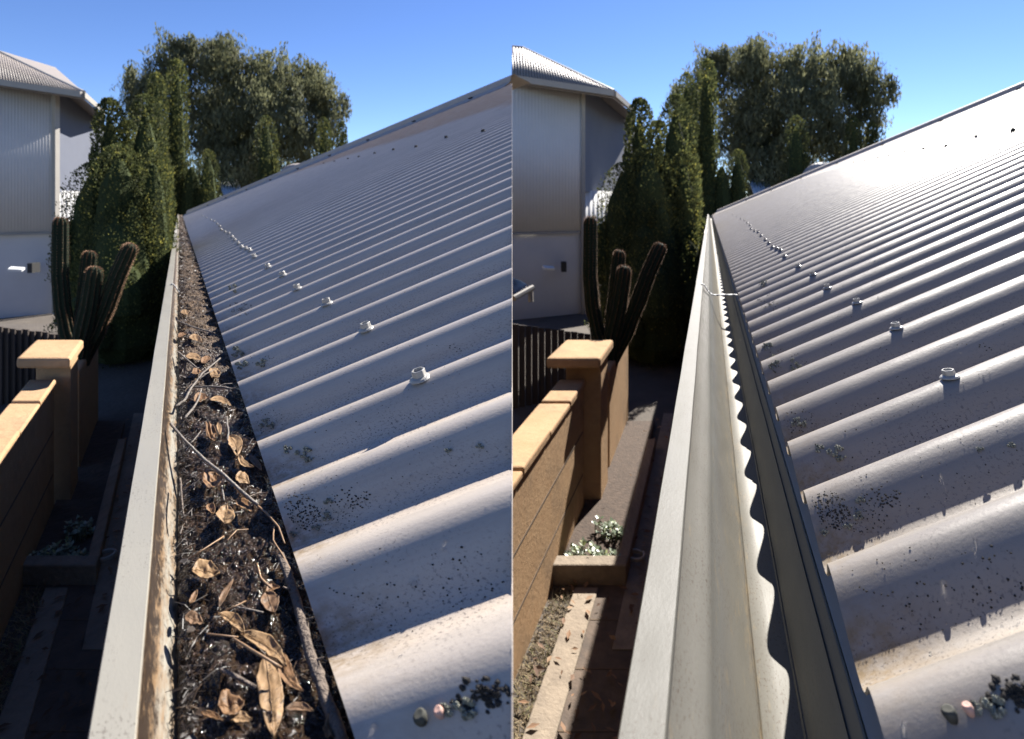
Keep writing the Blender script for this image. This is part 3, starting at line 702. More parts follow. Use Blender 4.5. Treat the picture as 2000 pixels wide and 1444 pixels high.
M['bud'] = mat('pink_pod', (.40,.22,.17), .7, color2=(.5,.33,.27), noise_scale=120)
LI = [(466,690,26,'small grey-green lichen clump at the eave, topmost of the near ones'),
      (512,712,20,'dense grey lichen clump one corrugation below the topmost'),
      (471,716,22,'ragged green lichen clump at the eave edge beside the dense grey one'),
      (519,830,28,'leafy pale lichen clump at the eave level with the nearest screw'),
      (592,888,36,'wide scatter of pale lichen tufts in the shade band below the leafy clump'),
      (560,878,18,'small lichen tuft left of the wide scatter'),
      (642,980,16,'small dark lichen tuft in the middle of the big speckled patch'),
      (620,1032,16,'pale lichen flake on the lit rim of the speckled patch'),
      (574,1045,14,'little lichen flake at the eave under the speckled patch'),
      (640,1012,20,'round flat lichen rosette in the speckled patch'),
      (457,567,16,'tiny silver lichen clump far up the eave'),
      (876,882,12,'pair of lichen dots in the shade right of the nearest screw'),
      (936,874,14,'dark lichen dot by the seam of the photo, level with the pair')]
for s in (A, B):
    for i, (px, py, sz, lab) in enumerate(LI):
        if s.key == 'B' and i == 12: lab = 'dark lichen dot farthest right, level with the pair'
        lichen_clump(s, px + (4 if s.key == 'B' else 0), py, sz, lab + (', left roof' if s.key == 'A' else ', right roof'), i*7+3)
    # larger nuts and lichen at the bottom edge, nearest the eye
    def nut(px, py, w, h, m, lab, name='gum_nut', cat='seed pod'):
        c = roof_pt(s, *surf(s, px, py)); sc = c.y/FPX; mb = MB(); k_ = 12
        for (rr, zz) in ((.0, -.1), (.55, 0), (.8, .25), (1.0, .6), (.92, .9), (.75, 1.0), (.55, .98), (0, .97)):
            for j in range(k_): a = 2*math.pi*j/k_; mb.v.append(Vector((rr*w*.5*sc*math.cos(a)*(1+.08*math.sin(3*a)), rr*w*.5*sc*math.sin(a), zz*h*sc)))
        for g in range(7):
            for j in range(k_): j2 = (j+1) % k_; mb.f.append((g*k_+j, g*k_+j2, (g+1)*k_+j2, (g+1)*k_+j))
        o = mb.build(name, M[m], None, smooth=True); o.location = c; o.rotation_euler = s.N.to_track_quat('Z', 'Y').to_euler(); tag(o, lab, cat, 'small pods on the roof')
    side_w = 'left roof' if s.key == 'A' else 'right roof'
    nut(828, 1412, 27, 26, 'pod', 'dark round seed pod at the bottom edge of the '+side_w)
    nut(863, 1400, 19, 22, 'bud', 'pinkish seed pod right of the dark one on the '+side_w)
    lichen_clump(s, 905, 1385, 60, 'large blurred lichen clump at the bottom edge of the '+side_w, 77, flat=.7)
    lichen_clump(s, 960, 1360, 40, 'blurred dark lichen patch right of the large clump, '+side_w, 78, 'spots')
    # speckle patches: countless dark mould dots
    mb = MB(); r = random.Random(11); c0 = roof_pt(s, 4.785, .1)
    def dots(cx, cy, rx, ry, cnt, rmin, rmax):
        for _ in range(int(cnt*1.2)):
            a = r.uniform(0, 6.28); d = r.random()**.6; px = cx+rx*d*math.cos(a); py = cy+ry*d*math.sin(a)
            n, tt = surf(s, px, py)
            if tt < .004: continue
            q = roof_pt(s, n, tt, .0004); sc = q.y/FPX; e = 1e-3
            T1 = (roof_pt(s, n+e, tt)-roof_pt(s, n, tt)).normalized(); T2 = s.v; NN = T1.cross(T2).normalized(); NN = NN if NN.z > 0 else -NN
            rad = r.uniform(rmin, rmax)*sc; k_ = 6; b0 = len(mb.v); mb.v.append(q + NN*rad*.5 - c0)
            for j in range(k_): a2 = 2*math.pi*j/k_; w_ = rad*r.uniform(.6, 1.3); mb.v.append(q + T2*(w_*math.cos(a2)) + T1*(w_*math.sin(a2)) - c0)
            for j in range(k_): mb.f.append((b0, b0+1+j, b0+1+(j+1) % k_))
    dots(585, 1000, 40, 38, 150, .8, 2.4); dots(690, 975, 38, 22, 46, 1.0, 2.6); dots(640, 1015, 60, 30, 70, .7, 1.8)
    dots(470, 605, 26, 14, 110, .5, 1.4); dots(490, 700, 50, 14, 40, .6, 1.4); dots(660, 1090, 140, 30, 18, .8, 2.2)
    dots(780, 1190, 190, 60, 40, 1.0, 2.6); dots(900, 1130, 90, 60, 26, 1.0, 3.0); dots(700, 900, 260, 120, 110, .6, 1.6); dots(520, 830, 40, 30, 60, .6, 1.4)
    dots(940, 1360, 60, 40, 40, 3, 8); dots(760, 700, 240, 160, 90, .5, 1.2); dots(890, 680, 20, 8, 8, 1, 2)
    o = mb.build('mould_specks', M['spots']); o.location = c0; o['kind'] = 'stuff'
    # dew drops
    mb = MB()
    def drop(px, py, rp):
        n, tt = surf(s, px, py); q = roof_pt(s, n, tt); rad = rp*q.y/FPX; b0 = len(mb.v); k_ = 8
        for (rr, zz) in ((1, 0), (.9, .45), (.5, .8)):
            for j in range(k_): a2 = 2*math.pi*j/k_; mb.v.append(q + s.v*(rr*rad*math.cos(a2)) + s.g.normalized()*(rr*rad*math.sin(a2)) + s.N*(zz*rad) - c0)
        mb.v.append(q + s.N*rad*.9 - c0)
        for g in range(2):
            for j in range(k_): j2 = (j+1) % k_; mb.f.append((b0+g*k_+j, b0+g*k_+j2, b0+(g+1)*k_+j2, b0+(g+1)*k_+j))
        for j in range(k_): mb.f.append((b0+2*k_+j, b0+2*k_+(j+1) % k_, b0+3*k_))
    for (px, py, rp) in [(885,736,2),(895,795,2.5),(958,762,2.2),(654,871,2),(725,864,2.5),(803,931,3.5),(878,884,3),(783,1280,4),(808,1142,7),(730,1420,6),(870,1058,4),(868,1075,4),(990,905,3),(915,700,2)]: drop(px, py, rp)
    for _ in range(90): drop(r.uniform(640, 995), r.uniform(560, 1000), r.uniform(.4, 1.1))
    if s.key == 'B':
        for _ in range(60): drop(r.uniform(420, 700), r.uniform(500, 760), r.uniform(.4, 1.0))
    o = mb.build('dew', M['drop'], None, smooth=True); o.location = c0; o['kind'] = 'stuff'

# ---------------------------------------------------------------- ground and yard
g_ = mobj('ground', [(-400,-60,0),(400,-60,0),(400,900,0),(-400,900,0)], [(0,1,2,3)], M['ground']); g_['kind'] = 'structure'
M['crumb2'] = mat('fallen_leaf_bits', (.1,.06,.03), .8, extra=island_rand((.10,.05,.025), (.28,.15,.07), (.36,.24,.13), .7))
def yard(s):
    q = s.q; D = CZ*q; z0 = CZ-D; wd = 'behind '+s.words if False else 'beside '+s.words
    side_w = 'left' if s.key == 'A' else 'right'
    cut = (lambda o: cut_x(o, 1)) if s.key == 'B' else (lambda o: o)
    if s.key == 'A':   # made-up raised ground, lifting the shrunken yard so sun reaches its wall
        mb = MB(); mb.hexa([(-9,-3,-.02),(-.0,-3,-.02),(-.0,4.6,-.02),(-9,4.6,-.02),(-9,-3,z0),(0,-3,z0),(0,4.6,z0),(-9,4.6,z0)])
        o = mb.build('added_terrace', M['ground']); o['kind'] = 'structure'
    def bx(mb, w0, w1, Za, Zb, da, db):      # unscaled yard coordinates: da upper depth, db lower depth
        w0, w1, Za, Zb, da, db = [x*q for x in (w0, w1, Za, Zb, da, db)]
        mb.hexa([G(s,w0,Za,db),G(s,w1,Za,db),G(s,w1,Zb,db),G(s,w0,Zb,db),G(s,w0,Za,da),G(s,w1,Za,da),G(s,w1,Zb,da),G(s,w0,Zb,da)])
    def build(mb, name, m, parent=None, bev=0, smooth=False):
        if parent is None:
            xs = [v.x for v in mb.v]; c = Vector((sum(xs)/len(xs), sum(v.y for v in mb.v)/len(mb.v), min(v.z for v in mb.v)))
            mb.v = [v-c for v in mb.v]; o = mb.build(name, m, None, smooth); o.location = c
        else:
            mb.v = [v-parent.location for v in mb.v]; o = mb.build(name, m, parent, smooth)
        if bev: bevel(o, bev*q)
        return o
    def trim_after(o, root):
        if s.key == 'B':
            bm = bmesh.new(); bm.from_mesh(o.data); ox = root.location.x
            r = bmesh.ops.bisect_plane(bm, geom=bm.verts[:]+bm.edges[:]+bm.faces[:], plane_co=(-ox+.0005, 0, 0), plane_no=(-1, 0, 0), clear_outer=True) if False else bmesh.ops.bisect_plane(bm, geom=bm.verts[:]+bm.edges[:]+bm.faces[:], plane_co=(-ox+.0005, 0, 0), plane_no=(1, 0, 0), clear_inner=True)
            bm.to_mesh(o.data); bm.free()
    # low garden wall with capping blocks
    root = empty('garden_wall', G(s, -1.0*q, 3*q, D), 'low sandy limestone garden wall running towards the eye, %s photo half' % side_w, 'wall')
    mb = MB(); bx(mb, -1.10, -.943, .9, 4.24, 1.36, 2.3); o = build(mb, 'wall_blocks', M['block'], root); trim_after(o, root)
    for i in range(7):
        mb = MB(); Za = .9+i*.477; top = 1.305 + (.012 if i % 2 else 0); bx(mb, -1.125-.01*(i % 2), -.925, Za+.004, Za+.473, top, 1.358); o = build(mb, 'capping_block', M['block'], root); trim_after(o, root); bevel(o, .012*q)
    for i, dd in enumerate((1.68, 2.0)):
        mb = MB(); bx(mb, -.945, -.9405, .9, 4.2, dd, dd+.012); o = build(mb, 'mortar_joint', M['joint'], root); trim_after(o, root)
    # pillar
    root = empty('gate_pillar', G(s, -.95*q, 4.5*q, D), 'square limestone pillar with flat cap beside the cactus, %s photo half' % side_w, 'pillar')
    mb = MB(); bx(mb, -1.10, -.83, 4.32, 4.62, 1.205, 2.3); o = build(mb, 'shaft', M['block'], root, .01); trim_after(o, root)
    mb = MB(); bx(mb, -1.20, -.80, 4.14, 4.72, 1.12, 1.20); o = build(mb, 'cap', M['block'], root, .02); trim_after(o, root)
    # farther wall
    mb = MB(); bx(mb, -1.02, -.86, 4.85, 6.0, 1.42, 2.3); o = build(mb, 'boundary_wall', M['block'], None, .02); cut(o) if o.location.x-1 < 0 and s.key == 'B' else None
    tag(o, 'tan limestone wall end seen behind the cactus stem, %s photo half' % side_w, 'wall')
    # paling fence
    root = empty('paling_fence', G(s, -2.0*q, 7*q, D), 'dark brown timber paling fence below the two-storey house, %s photo half' % side_w, 'fence')
    x0, x1 = -60, 132; n = 15
    for i in range(n):
        xa = x0+(x1-x0)*i/n; xb = x0+(x1-x0)*(i+.93)/n; Z = (6.3+i*.045)*q
        ya = 632+ (656-632)*(i/n) + rnd.uniform(-2, 2)
        pa = PS(s, xa, ya, Z); pb = PS(s, xb, ya+1, Z)
        if s.key == 'B':
            if pb.x < .01: continue
            pa.x = max(pa.x, .002)
        mb = MB(); tq = .02*q
        mb.hexa([(pa.x,Z,z0),(pb.x,Z,z0),(pb.x,Z+tq,z0),(pa.x,Z+tq,z0),(pa.x,Z,pa.z),(pb.x,Z,pb.z),(pb.x,Z+tq,pb.z),(pa.x,Z+tq,pa.z)])
        o = build(mb, 'paling', M['fence'], root)
    # garden bed: concrete kerb, timber edging, soil
    def thing_box(name, m, w0, w1, Za, Zb, da, db, lab, cat, bev=.01):
        mb = MB(); bx(mb, w0, w1, Za, Zb, da, db); o = build(mb, name, m, None, bev)
        tag(o, lab, cat); return o
    thing_box('kerb', M['concrete'], -.96, -.50, 3.40, 3.50, 2.17, 2.3, 'pale concrete kerb closing the garden bed, %s photo half' % side_w, 'kerb')
    thing_box('timber_edging', M['timber'], -.575, -.50, 3.50, 5.3, 2.19, 2.3, 'weathered timber edging along the garden bed, %s photo half' % side_w, 'edging')
    mb = MB(); bx(mb, -.94, -.57, 3.5, 5.9, 2.255, 2.3); o = build(mb, 'soil', M['soil']); o['kind'] = 'structure'; 
    mb = MB(); bx(mb, -.50, .15, 2.9, 6.2, 2.284, 2.3); o = build(mb, 'path', M['concrete']); o['kind'] = 'structure'
    mb = MB(); bx(mb, -.80, .2, .6, 3.40, 2.290, 2.3); o = build(mb, 'pavement', M['pave']); o['kind'] = 'structure'
    for i in range(8):
        Zb = .8+.33*i; mb = MB(); bx(mb, -.80, .2, Zb, Zb+.008, 2.2875, 2.2895); o = build(mb, 'paver_joint', M['joint']); o['kind'] = 'structure'
    mb = MB(); bx(mb, -.80, -.66, .6, 3.36, 2.275, 2.3); o = build(mb, 'concrete_strip', M['concrete'], None, .006); o['kind'] = 'structure'
    # dry grass against the wall
    mb = MB(); r = random.Random(5)
    for _ in range(3200):
        w = r.uniform(-.935, -.79); Z = r.uniform(.7, 3.38); c = G(s, w*q, Z*q, D*.9995-.0); a = r.uniform(0, 6.28); L = r.uniform(.02, .06)*q
        d1 = Vector((math.cos(a), math.sin(a), r.uniform(.1, .9)))*L; sd = Vector((-math.sin(a), math.cos(a), 0))*.003*q
        mb.add([c-sd, c+sd, c+d1], [(0,1,2)])
    o = build(mb, 'dry_grass', M['straw']); o['kind'] = 'stuff'
    mb = MB(); r = random.Random(9)
    for _ in range(420):
        w = r.uniform(-.9, .1); Z = r.uniform(1.5, 6.0); c = G(s, w*q, Z*q, 2.262*q); a = r.uniform(0, 6.28); L = r.uniform(.012, .035)*q
        ux = Vector((math.cos(a), math.sin(a), r.uniform(-.2, .4)))*L; uy = Vector((-math.sin(a), math.cos(a), r.uniform(-.3, .3)))*L*.4
        mb.add([c-ux, c-uy, c+ux, c+uy+Vector((0, 0, L*.2))], [(0,1,2,3)])
    o = build(mb, 'fallen_leaves', M['crumb2']); o['kind'] = 'stuff'
    # succulents
    def succ(px, py, n, rad, lab):
        c = on_level(s, px, py, D*.985); mb = MB(); r = random.Random(int(px))
        for _ in range(n):
            a = r.uniform(0, 6.28); d = rad*q*r.random()**.6; b0 = Vector((math.cos(a)*d, math.sin(a)*d*.9, 0)); h = r.uniform(.02, .09)*q
            for j in range(r.randint(5, 8)):
                a2 = r.uniform(0, 6.28); L = r.uniform(.018, .04)*q; dr = Vector((math.cos(a2), math.sin(a2), r.uniform(.2, 1.0))).normalized(); sd = Vector((-math.sin(a2), math.cos(a2), 0))*L*.28
                p = b0 + Vector((0, 0, h)); mb.add([p, p+dr*L*.5+sd, p+dr*L, p+dr*L*.5-sd], [(0,1,2,3)])
            mb.tube([b0, b0+Vector((0,0,h))], .003*q, 4)
        o = mb.build('succulent', M['succ']); o.location = c; tag(o, lab, 'plant', 'succulents in the garden bed')
    succ(105, 1098, 60, .115, 'larger silvery green succulent cushion by the concrete kerb, %s photo half' % side_w)
    succ(155, 1050, 40, .10, 'yellow-green succulent farther back in the garden bed, %s photo half' % side_w)
    succ(160, 1108, 18, .06, 'small silver succulent in the corner of kerb and timber, %s photo half' % side_w)
    # hose coil and leaning pipe
    c = on_level(s, 206, 1090, D*.985); mb = MB(); pts = [(.055*q*math.cos(t*.35), .055*q*math.sin(t*.35), .006*q+.0006*q*t) for t in range(38)]; mb.tube(pts, .009*q, 8)
    o = mb.build('hose', M['trim'], None, True); o.location = c; tag(o, 'pale coiled hose ring on the path, %s photo half' % side_w, 'hose')
    # columnar cactus
    Zc = 5.3*q; base = PS(s, 150, 925, Zc); base.z = z0
    root = empty('cactus', base, 'tall columnar cactus with four upright arms beside the pillar, %s photo half' % side_w, 'cactus')
    arms = [([(150,940),(150,850),(144,760),(150,690)], 11, 15), ([(150,700),(132,650),(122,600),(117,540),(118,440)], 16, 14), ([(152,710),(158,640),(166,580),(174,505)], 15, 13.5), ([(152,715),(160,660),(174,600),(183,538)], 19, 15.5), ([(153,715),(188,650),(210,595),(232,535),(251,492)], 17, 15)]
    for ai, (pts, r0, r1) in enumerate(arms):
        cs = []; rr = []; dzz = (0, .02, .16, -.06, .03)[ai]*q
        for i in range(len(pts)-1):
            for j in range(6):
                f = j/6; cs.append(PS(s, pts[i][0]*(1-f)+pts[i+1][0]*f, pts[i][1]*(1-f)+pts[i+1][1]*f, Zc+dzz)-base); g = (i+f)/(len(pts)-1); rr.append(.84*(r0*(1-g)+r1*g)*Zc/FPX*(1-.10*math.exp(-((g-.35)/.06)**2)))
        last = PS(s, pts[-1][0], pts[-1][1], Zc+dzz)-base; d = (last-cs[-1]).normalized()
        cs.append(last); rr.append(.84*r1*Zc/FPX)
        for e in (.4, .75, .95, 1.05): cs.append(last + d*(r1*Zc/FPX*e)); rr.append(.84*r1*Zc/FPX*math.sqrt(max(.02, 1-min(1, e/1.06)**2)))
        mb = MB(); nn = 48; up = Vector((0, 1, 0)); kk = len(cs)
        for i, p in enumerate(cs):
            dd = (cs[min(i+1, kk-1)]-cs[max(i-1, 0)]).normalized(); a = dd.cross(up).normalized(); b2 = a.cross(dd)
            for j in range(nn):
                t_ = 2*math.pi*j/nn; ra = rr[i]*(1+.13*math.cos(10*t_)); mb.v.append(p + (a*math.cos(t_)+b2*math.sin(t_))*ra)
        for i in range(kk-1):
            for j in range(nn): j2 = (j+1) % nn; mb.f.append((i*nn+j, i*nn+j2, (i+1)*nn+j2, (i+1)*nn+j))
        mb.f.append(tuple((kk-1)*nn+j for j in range(nn)))
        arm = mb.build('trunk' if ai == 0 else 'arm', M['cactus'], root, True)
        # spines along the ribs
        ms = MB(); r = random.Random(ai)
        for i in range(0, kk-1):
            dd = (cs[i+1]-cs[i]).normalized(); a = dd.cross(up).normalized(); b2 = a.cross(dd)
            for sub in range(3):
                p = cs[i].lerp(cs[i+1], sub/3)
                for j in range(10):
                    t_ = 2*math.pi*j/10; o_ = a*math.cos(t_)+b2*math.sin(t_); q0 = p + o_*rr[i]*1.08
                    for _ in range(8):
                        v = (o_ + Vector((r.uniform(-.8,.8), r.uniform(-.8,.8), r.uniform(-.8,.8))) + dd*(.9 if i > kk-7 else .2)).normalized()*r.uniform(2, 4.5)*Zc/FPX; sd = v.cross(dd).normalized()*.35*Zc/FPX
                        ms.add([q0-sd, q0+sd, q0+v], [(0,1,2)])
        so_ = ms.build('spines', M['spine'], arm); so_['kind'] = 'stuff'
yard(A); yard(B)

# ---------------------------------------------------------------- two-storey house behind
def clip(o, root, s):
    if s.key != 'B': return o
    bm = bmesh.new(); bm.from_mesh(o.data); ox = root.location.x
    bmesh.ops.bisect_plane(bm, geom=bm.verts[:]+bm.edges[:]+bm.faces[:], plane_co=(-ox+.001, 0, 0), plane_no=(1, 0, 0), clear_inner=True)
    bm.to_mesh(o.data); bm.free(); return o
def corr_sheet(root, name, m, p00, p10, p01, p11, ribs, amp, s=None, dirs='u', thick=.01):
    # bilinear sheet with ribs running from edge p0* to p1* ; ribs counted across v
    n = ribs*6; mb = MB(); N = (p10-p00).cross(p01-p00).normalized(); N = N if N.z > 0 or abs(N.z) < .3 else -N
    for i in range(n+1):
        v = i/n; h = amp*math.cos(2*math.pi*v*ribs); a = p00.lerp(p01, v)+N*h; b2 = p10.lerp(p11, v)+N*h; mb.v += [a-root.location, b2-root.location]
        if i: mb.f.append((2*i-2, 2*i-1, 2*i+1, 2*i))
    o = mb.build(name, m, root, True); o.modifiers.new('t', 'SOLIDIFY').thickness = thick
    if s: clip(o, root, s)
    return o
def slab(root, name, m, pts, th, s, dirn=None):
    mb = MB(); N = dirn or (pts[1]-pts[0]).cross(pts[2]-pts[0]).normalized(); n = len(pts)
    mb.add([p-root.location for p in pts]+[p-root.location+N*th for p in pts], [tuple(range(n)), tuple(range(2*n-1, n-1, -1))]+[(i, (i+1) % n, n+(i+1) % n, n+i) for i in range(n)])
    o = mb.build(name, m, root); bm = bmesh.new(); bm.from_mesh(o.data); bmesh.ops.recalc_face_normals(bm, faces=bm.faces); bm.to_mesh(o.data); bm.free()
    clip(o, root, s); return o
def big_house(s):
    side_w = 'left' if s.key == 'A' else 'right'
    base = PS(s, 60, 402, 12); base.z = 0
    root = empty('two_storey_house', base, 'pale two-storey house with metal hip roof behind the fence, %s photo half' % side_w, 'house')
    def q(px, py, Z): return PS(s, px, py, Z)
    # front wall, clad above, smooth below. Corner at px 105
    cT, lT = q(106, 166, 12.0), q(-90, 140, 11.0)
    def atz(px, Z, z): p = q(px, 402, Z); p.z = z; return p
    zt = cT.z; zmid = q(105, 455, 12).z
    corr_sheet(root, 'cladding', M['housewall'], atz(-90, 11, zmid), atz(-90, 11, zt), atz(104, 12, zmid), atz(104, 12, zt), 30, .003, s)
    slab(root, 'lower_wall', M['housewall'], [atz(-90, 11.04, 0), atz(103, 12.04, 0), atz(103, 12.04, zmid-.02), atz(-90, 11.04, zmid-.02)], .1, s, Vector((0, 1, 0)))
    slab(root, 'pipe', M['trim'], [atz(-90, 10.97, zmid+.01), atz(104, 11.97, zmid+.01), atz(104, 11.97, zmid-.03), atz(-90, 10.97, zmid-.03)], .03, s, Vector((0, 1, 0)))
    slab(root, 'corner_trim', M['trim'], [atz(101, 11.93, 0), atz(108, 11.93, 0), atz(108, 11.93, zt), atz(101, 11.93, zt)], .12, s, Vector((0, 1, 0)))
    # receding side wall
    slab(root, 'side_wall', M['housewall2'], [atz(107, 12.02, zmid*.0+CZ+.3), atz(205, 18.5, CZ+.3), atz(205, 18.5, zt), atz(107, 12.02, zt)], .1, s, Vector((-.3, .9, 0)))
    # lower storey wing, corrugated
    corr_sheet(root, 'wing_wall', M['housewall'], atz(104, 12.4, 0), atz(104, 12.4, CZ+.33), atz(215, 13.4, 0), atz(215, 13.4, CZ+.33), 14, .005, s)
    # window with shutter on the side wall
    w = [q(169, 275, 16.0), q(178, 277, 16.4), q(178, 300, 16.4), q(169, 301, 16.0)]
    win = slab(root, 'window', M['dark'], w, .04, s, Vector((.5, -.8, 0)))
    # eaves and roof
    e0, e1, e2 = q(-90, 143, 10.9), q(163, 181, 11.5), q(203, 217, 14.0)
    r0, r1 = q(-90, 88, 16.5), q(-15, 96, 14.6)
    up = Vector((0, 0, .02))
    soff = slab(root, 'soffit', M['soffit'], [e0-Vector((0,0,.14)), e1-Vector((0,0,.14)), e2-Vector((0,0,.14)), atz(205, 18.5, zt), atz(107, 12.1, zt), atz(-90, 11.1, zt)], .02, s, Vector((0, 0, 1)))
    slab(root, 'eave_gutter', M['trim'], [e0+up*.5, e1+up*.5, e1-Vector((0,0,.11)), e0-Vector((0,0,.11))], .09, s, Vector((0, -1, 0)))
    slab(root, 'eave_gutter', M['trim'], [e1+up*.5, e2+up*.5, e2-Vector((0,0,.11)), e1-Vector((0,0,.11))], .09, s, Vector((.6, -.3, 0)))
    # hip faces: front (ribs run up the slope), and right
    n = 46; mb = MB(); N = (e1-e0).cross(r1-e0).normalized(); N = N if N.z > 0 else -N
    for i in range(n*6+1):
        v = i/(n*6); a = e0.lerp(e1, v); x_t = v
        f = 1.0 if v < .30 else (1-v)/.70
        top = r0.lerp(r1, v/.30) if v < .30 else r1.lerp(e1, (v-.30)/.70)
        h = .022*math.cos(2*math.pi*v*n); mb.v += [a+N*h-base, top+N*h-base]
        if i: mb.f.append((2*i-2, 2*i-1, 2*i+1, 2*i))
    o = mb.build('roof', M['tinroof'], root, True); o.modifiers.new('t', 'SOLIDIFY').thickness = .01; clip(o, root, s)
    slab(root, 'hip_face', M['tinroof'], [e1, e2, r1+Vector((0, 2, 0)), r1], .02, s, Vector((0, 0, 1)))
    mb = MB(); mb.tube([e1-base, r1-base, r0-base], .05, 8); o = mb.build('ridge_cap', M['trim'], root); clip(o, root, s)
    # floodlight
    fl = q(66, 523, 11.6)-base; mb = MB(); mb.box(-.05, .05, -.1, .1, -.1, .1); o = mb.build('lamp_bracket', M['dark'], root); o.location = fl
    mb = MB(); mb.box(-.13, .10, -.10, .02, -.015, .03); o = mb.build('floodlight', M['tinwhite'], root); o.location = q(36, 525, 11.2)-base; o.rotation_euler = (.3, .1, .3)
    return root
big_house(A); big_house(B)
# awning corner at the left edge of the right half
rt = empty('awning', P(1015, 700, 9), 'small corrugated awning corner with guttering in front of the pale house wall', 'awning')
corr_sheet(rt, 'awning_roof', M['tinroof'], P(1002, 544, 9.6), P(1003, 588, 8.25), P(1014, 549, 9.5), P(1040, 564, 8.5), 6, .016)
mb = MB(); mb.tube([P(1041, 562, 8.5)-rt.location, P(1003, 583, 8.2)-rt.location], .045, 8); mb.build('awning_gutter', M['trim'], rt)
mb = MB(); mb.tube([P(1036, 567, 8.5)-rt.location, P(1037, 590, 8.5)-rt.location], .04, 8); mb.build('downpipe', M['trim'], rt)

# ---------------------------------------------------------------- trees
def foliage(spec, n, leaf, seed, droop=0, shell=.55, flat=.6, jit=.22):
    """many small leaf faces spread through lobes: spec = list of (centre, radii)"""
    r = random.Random(seed); mb = MB(); vol = [a.x*a.y*a.z for _, a in spec]; tot = sum(v**.7 for v in vol)
    for (c, a), v in zip(spec, vol):
        for _ in range(int(n*v**.7/tot)):
            while True:
                d = Vector((r.gauss(0,1), r.gauss(0,1), r.gauss(0,1)))
                if d.length > .01: break
            d.normalize(); rr = shell+(1-shell)*r.random()**.6
            nz = noise.noise(Vector((d.x*2.2+c.x*3, d.y*2.2+c.y, d.z*2.2+c.z)))*jit*2
            p = c + Vector((d.x*a.x, d.y*a.y, d.z*a.z))*rr*(1+nz)
            if noise.noise(p*1.6+Vector((seed, 0, 0))) < -.28: continue
            L = leaf*r.uniform(.5, 1.4); ax = Vector((r.gauss(0,1), r.gauss(0,1), r.gauss(0,.6)+ (-1.6 if droop else 1.4))).normalized()
            if droop: ax = (ax + Vector((0,0,-droop))).normalized()
            sd = ax.cross(d+Vector((r.uniform(-.4,.4), r.uniform(-.4,.4), r.uniform(-.4,.4))))
            if sd.length < .01: continue
            sd = sd.normalized()*L*flat*.5; bow = d*L*.15
            mb.add([p-ax*L*.5, p+sd+bow, p+ax*L*.5, p-sd+bow], [(0,1,2,3)])
    return mb
conifer_meshes = {}
def conifer_mesh(key, h, w, n, seed, lobes=0):
    """flame-shaped conifer of height h and half width w standing at the origin"""
    if key in conifer_meshes: return conifer_meshes[key]
    r = random.Random(seed); mb = MB()
    tips = [(Vector((0,0,0)), h, w)]
    for i in range(lobes*3):
        a = r.uniform(0, 6.28); d = w*r.uniform(.45, .8); hh = h*r.uniform(.22, .42); z0 = h*r.uniform(0, .48)
        tips.append((Vector((math.cos(a)*d, math.sin(a)*d, z0)), hh, w*r.uniform(.34, .52)))
    tot = sum(hh*ww for _, hh, ww in tips)
    for (o, hh, ww) in tips:
        for _ in range(int(n*hh*ww/tot)):
            f = r.random(); z = hh*f; cap = min(hh*.7, ww*1.9); g_ = max(0, (z-(hh-cap))/cap); prof = math.sqrt(max(.0, 1-g_**2.2))*(.78+.22*(1-f))*min(1, .6+f*4)
            a = r.uniform(0, 6.28); lump = 1+.34*noise.noise(Vector((math.cos(a)*1.8+o.x*4, math.sin(a)*1.8, z*2.4/ww)))+.20*noise.noise(Vector((math.cos(a)*5, math.sin(a)*5, z*6/ww)))
            rr = ww*prof*lump*(.84+.18*r.random())
            p = o + Vector((math.cos(a)*rr, math.sin(a)*rr, z)); L = r.uniform(.024, .055)*max(.6, h/4)
            ax = Vector((math.cos(a)*.55+r.uniform(-.5,.5), math.sin(a)*.55+r.uniform(-.5,.5), 1.0)).normalized(); sd = ax.cross(Vector((math.cos(a+r.uniform(-1,1)), math.sin(a+r.uniform(-1,1)), r.uniform(-.5,.5)))).normalized()*L*.36
            mb.add([p-ax*L*.4, p+sd, p+ax*L*.8, p-sd], [(0,1,2,3)])
    me = bpy.data.meshes.new('foliage'); me.from_pydata([tuple(v) for v in mb.v], [], mb.f); me.materials.append(M['conifer'])
    # dark inner body of dense branchlets keeps the sky from showing through
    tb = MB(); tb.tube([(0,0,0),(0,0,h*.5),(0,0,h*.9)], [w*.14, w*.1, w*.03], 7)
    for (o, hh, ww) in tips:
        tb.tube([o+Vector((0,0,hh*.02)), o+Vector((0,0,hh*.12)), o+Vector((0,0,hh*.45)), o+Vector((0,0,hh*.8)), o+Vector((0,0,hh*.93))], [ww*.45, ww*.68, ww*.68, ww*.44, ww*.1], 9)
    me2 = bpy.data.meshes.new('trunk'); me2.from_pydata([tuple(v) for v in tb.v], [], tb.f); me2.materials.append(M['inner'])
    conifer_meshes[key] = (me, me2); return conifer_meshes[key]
M['inner'] = mat('inner_branchlets', (.03,.04,.016), .95, spec=.1, color2=(.05,.062,.024), noise_scale=20, bump=1, bump_scale=30)
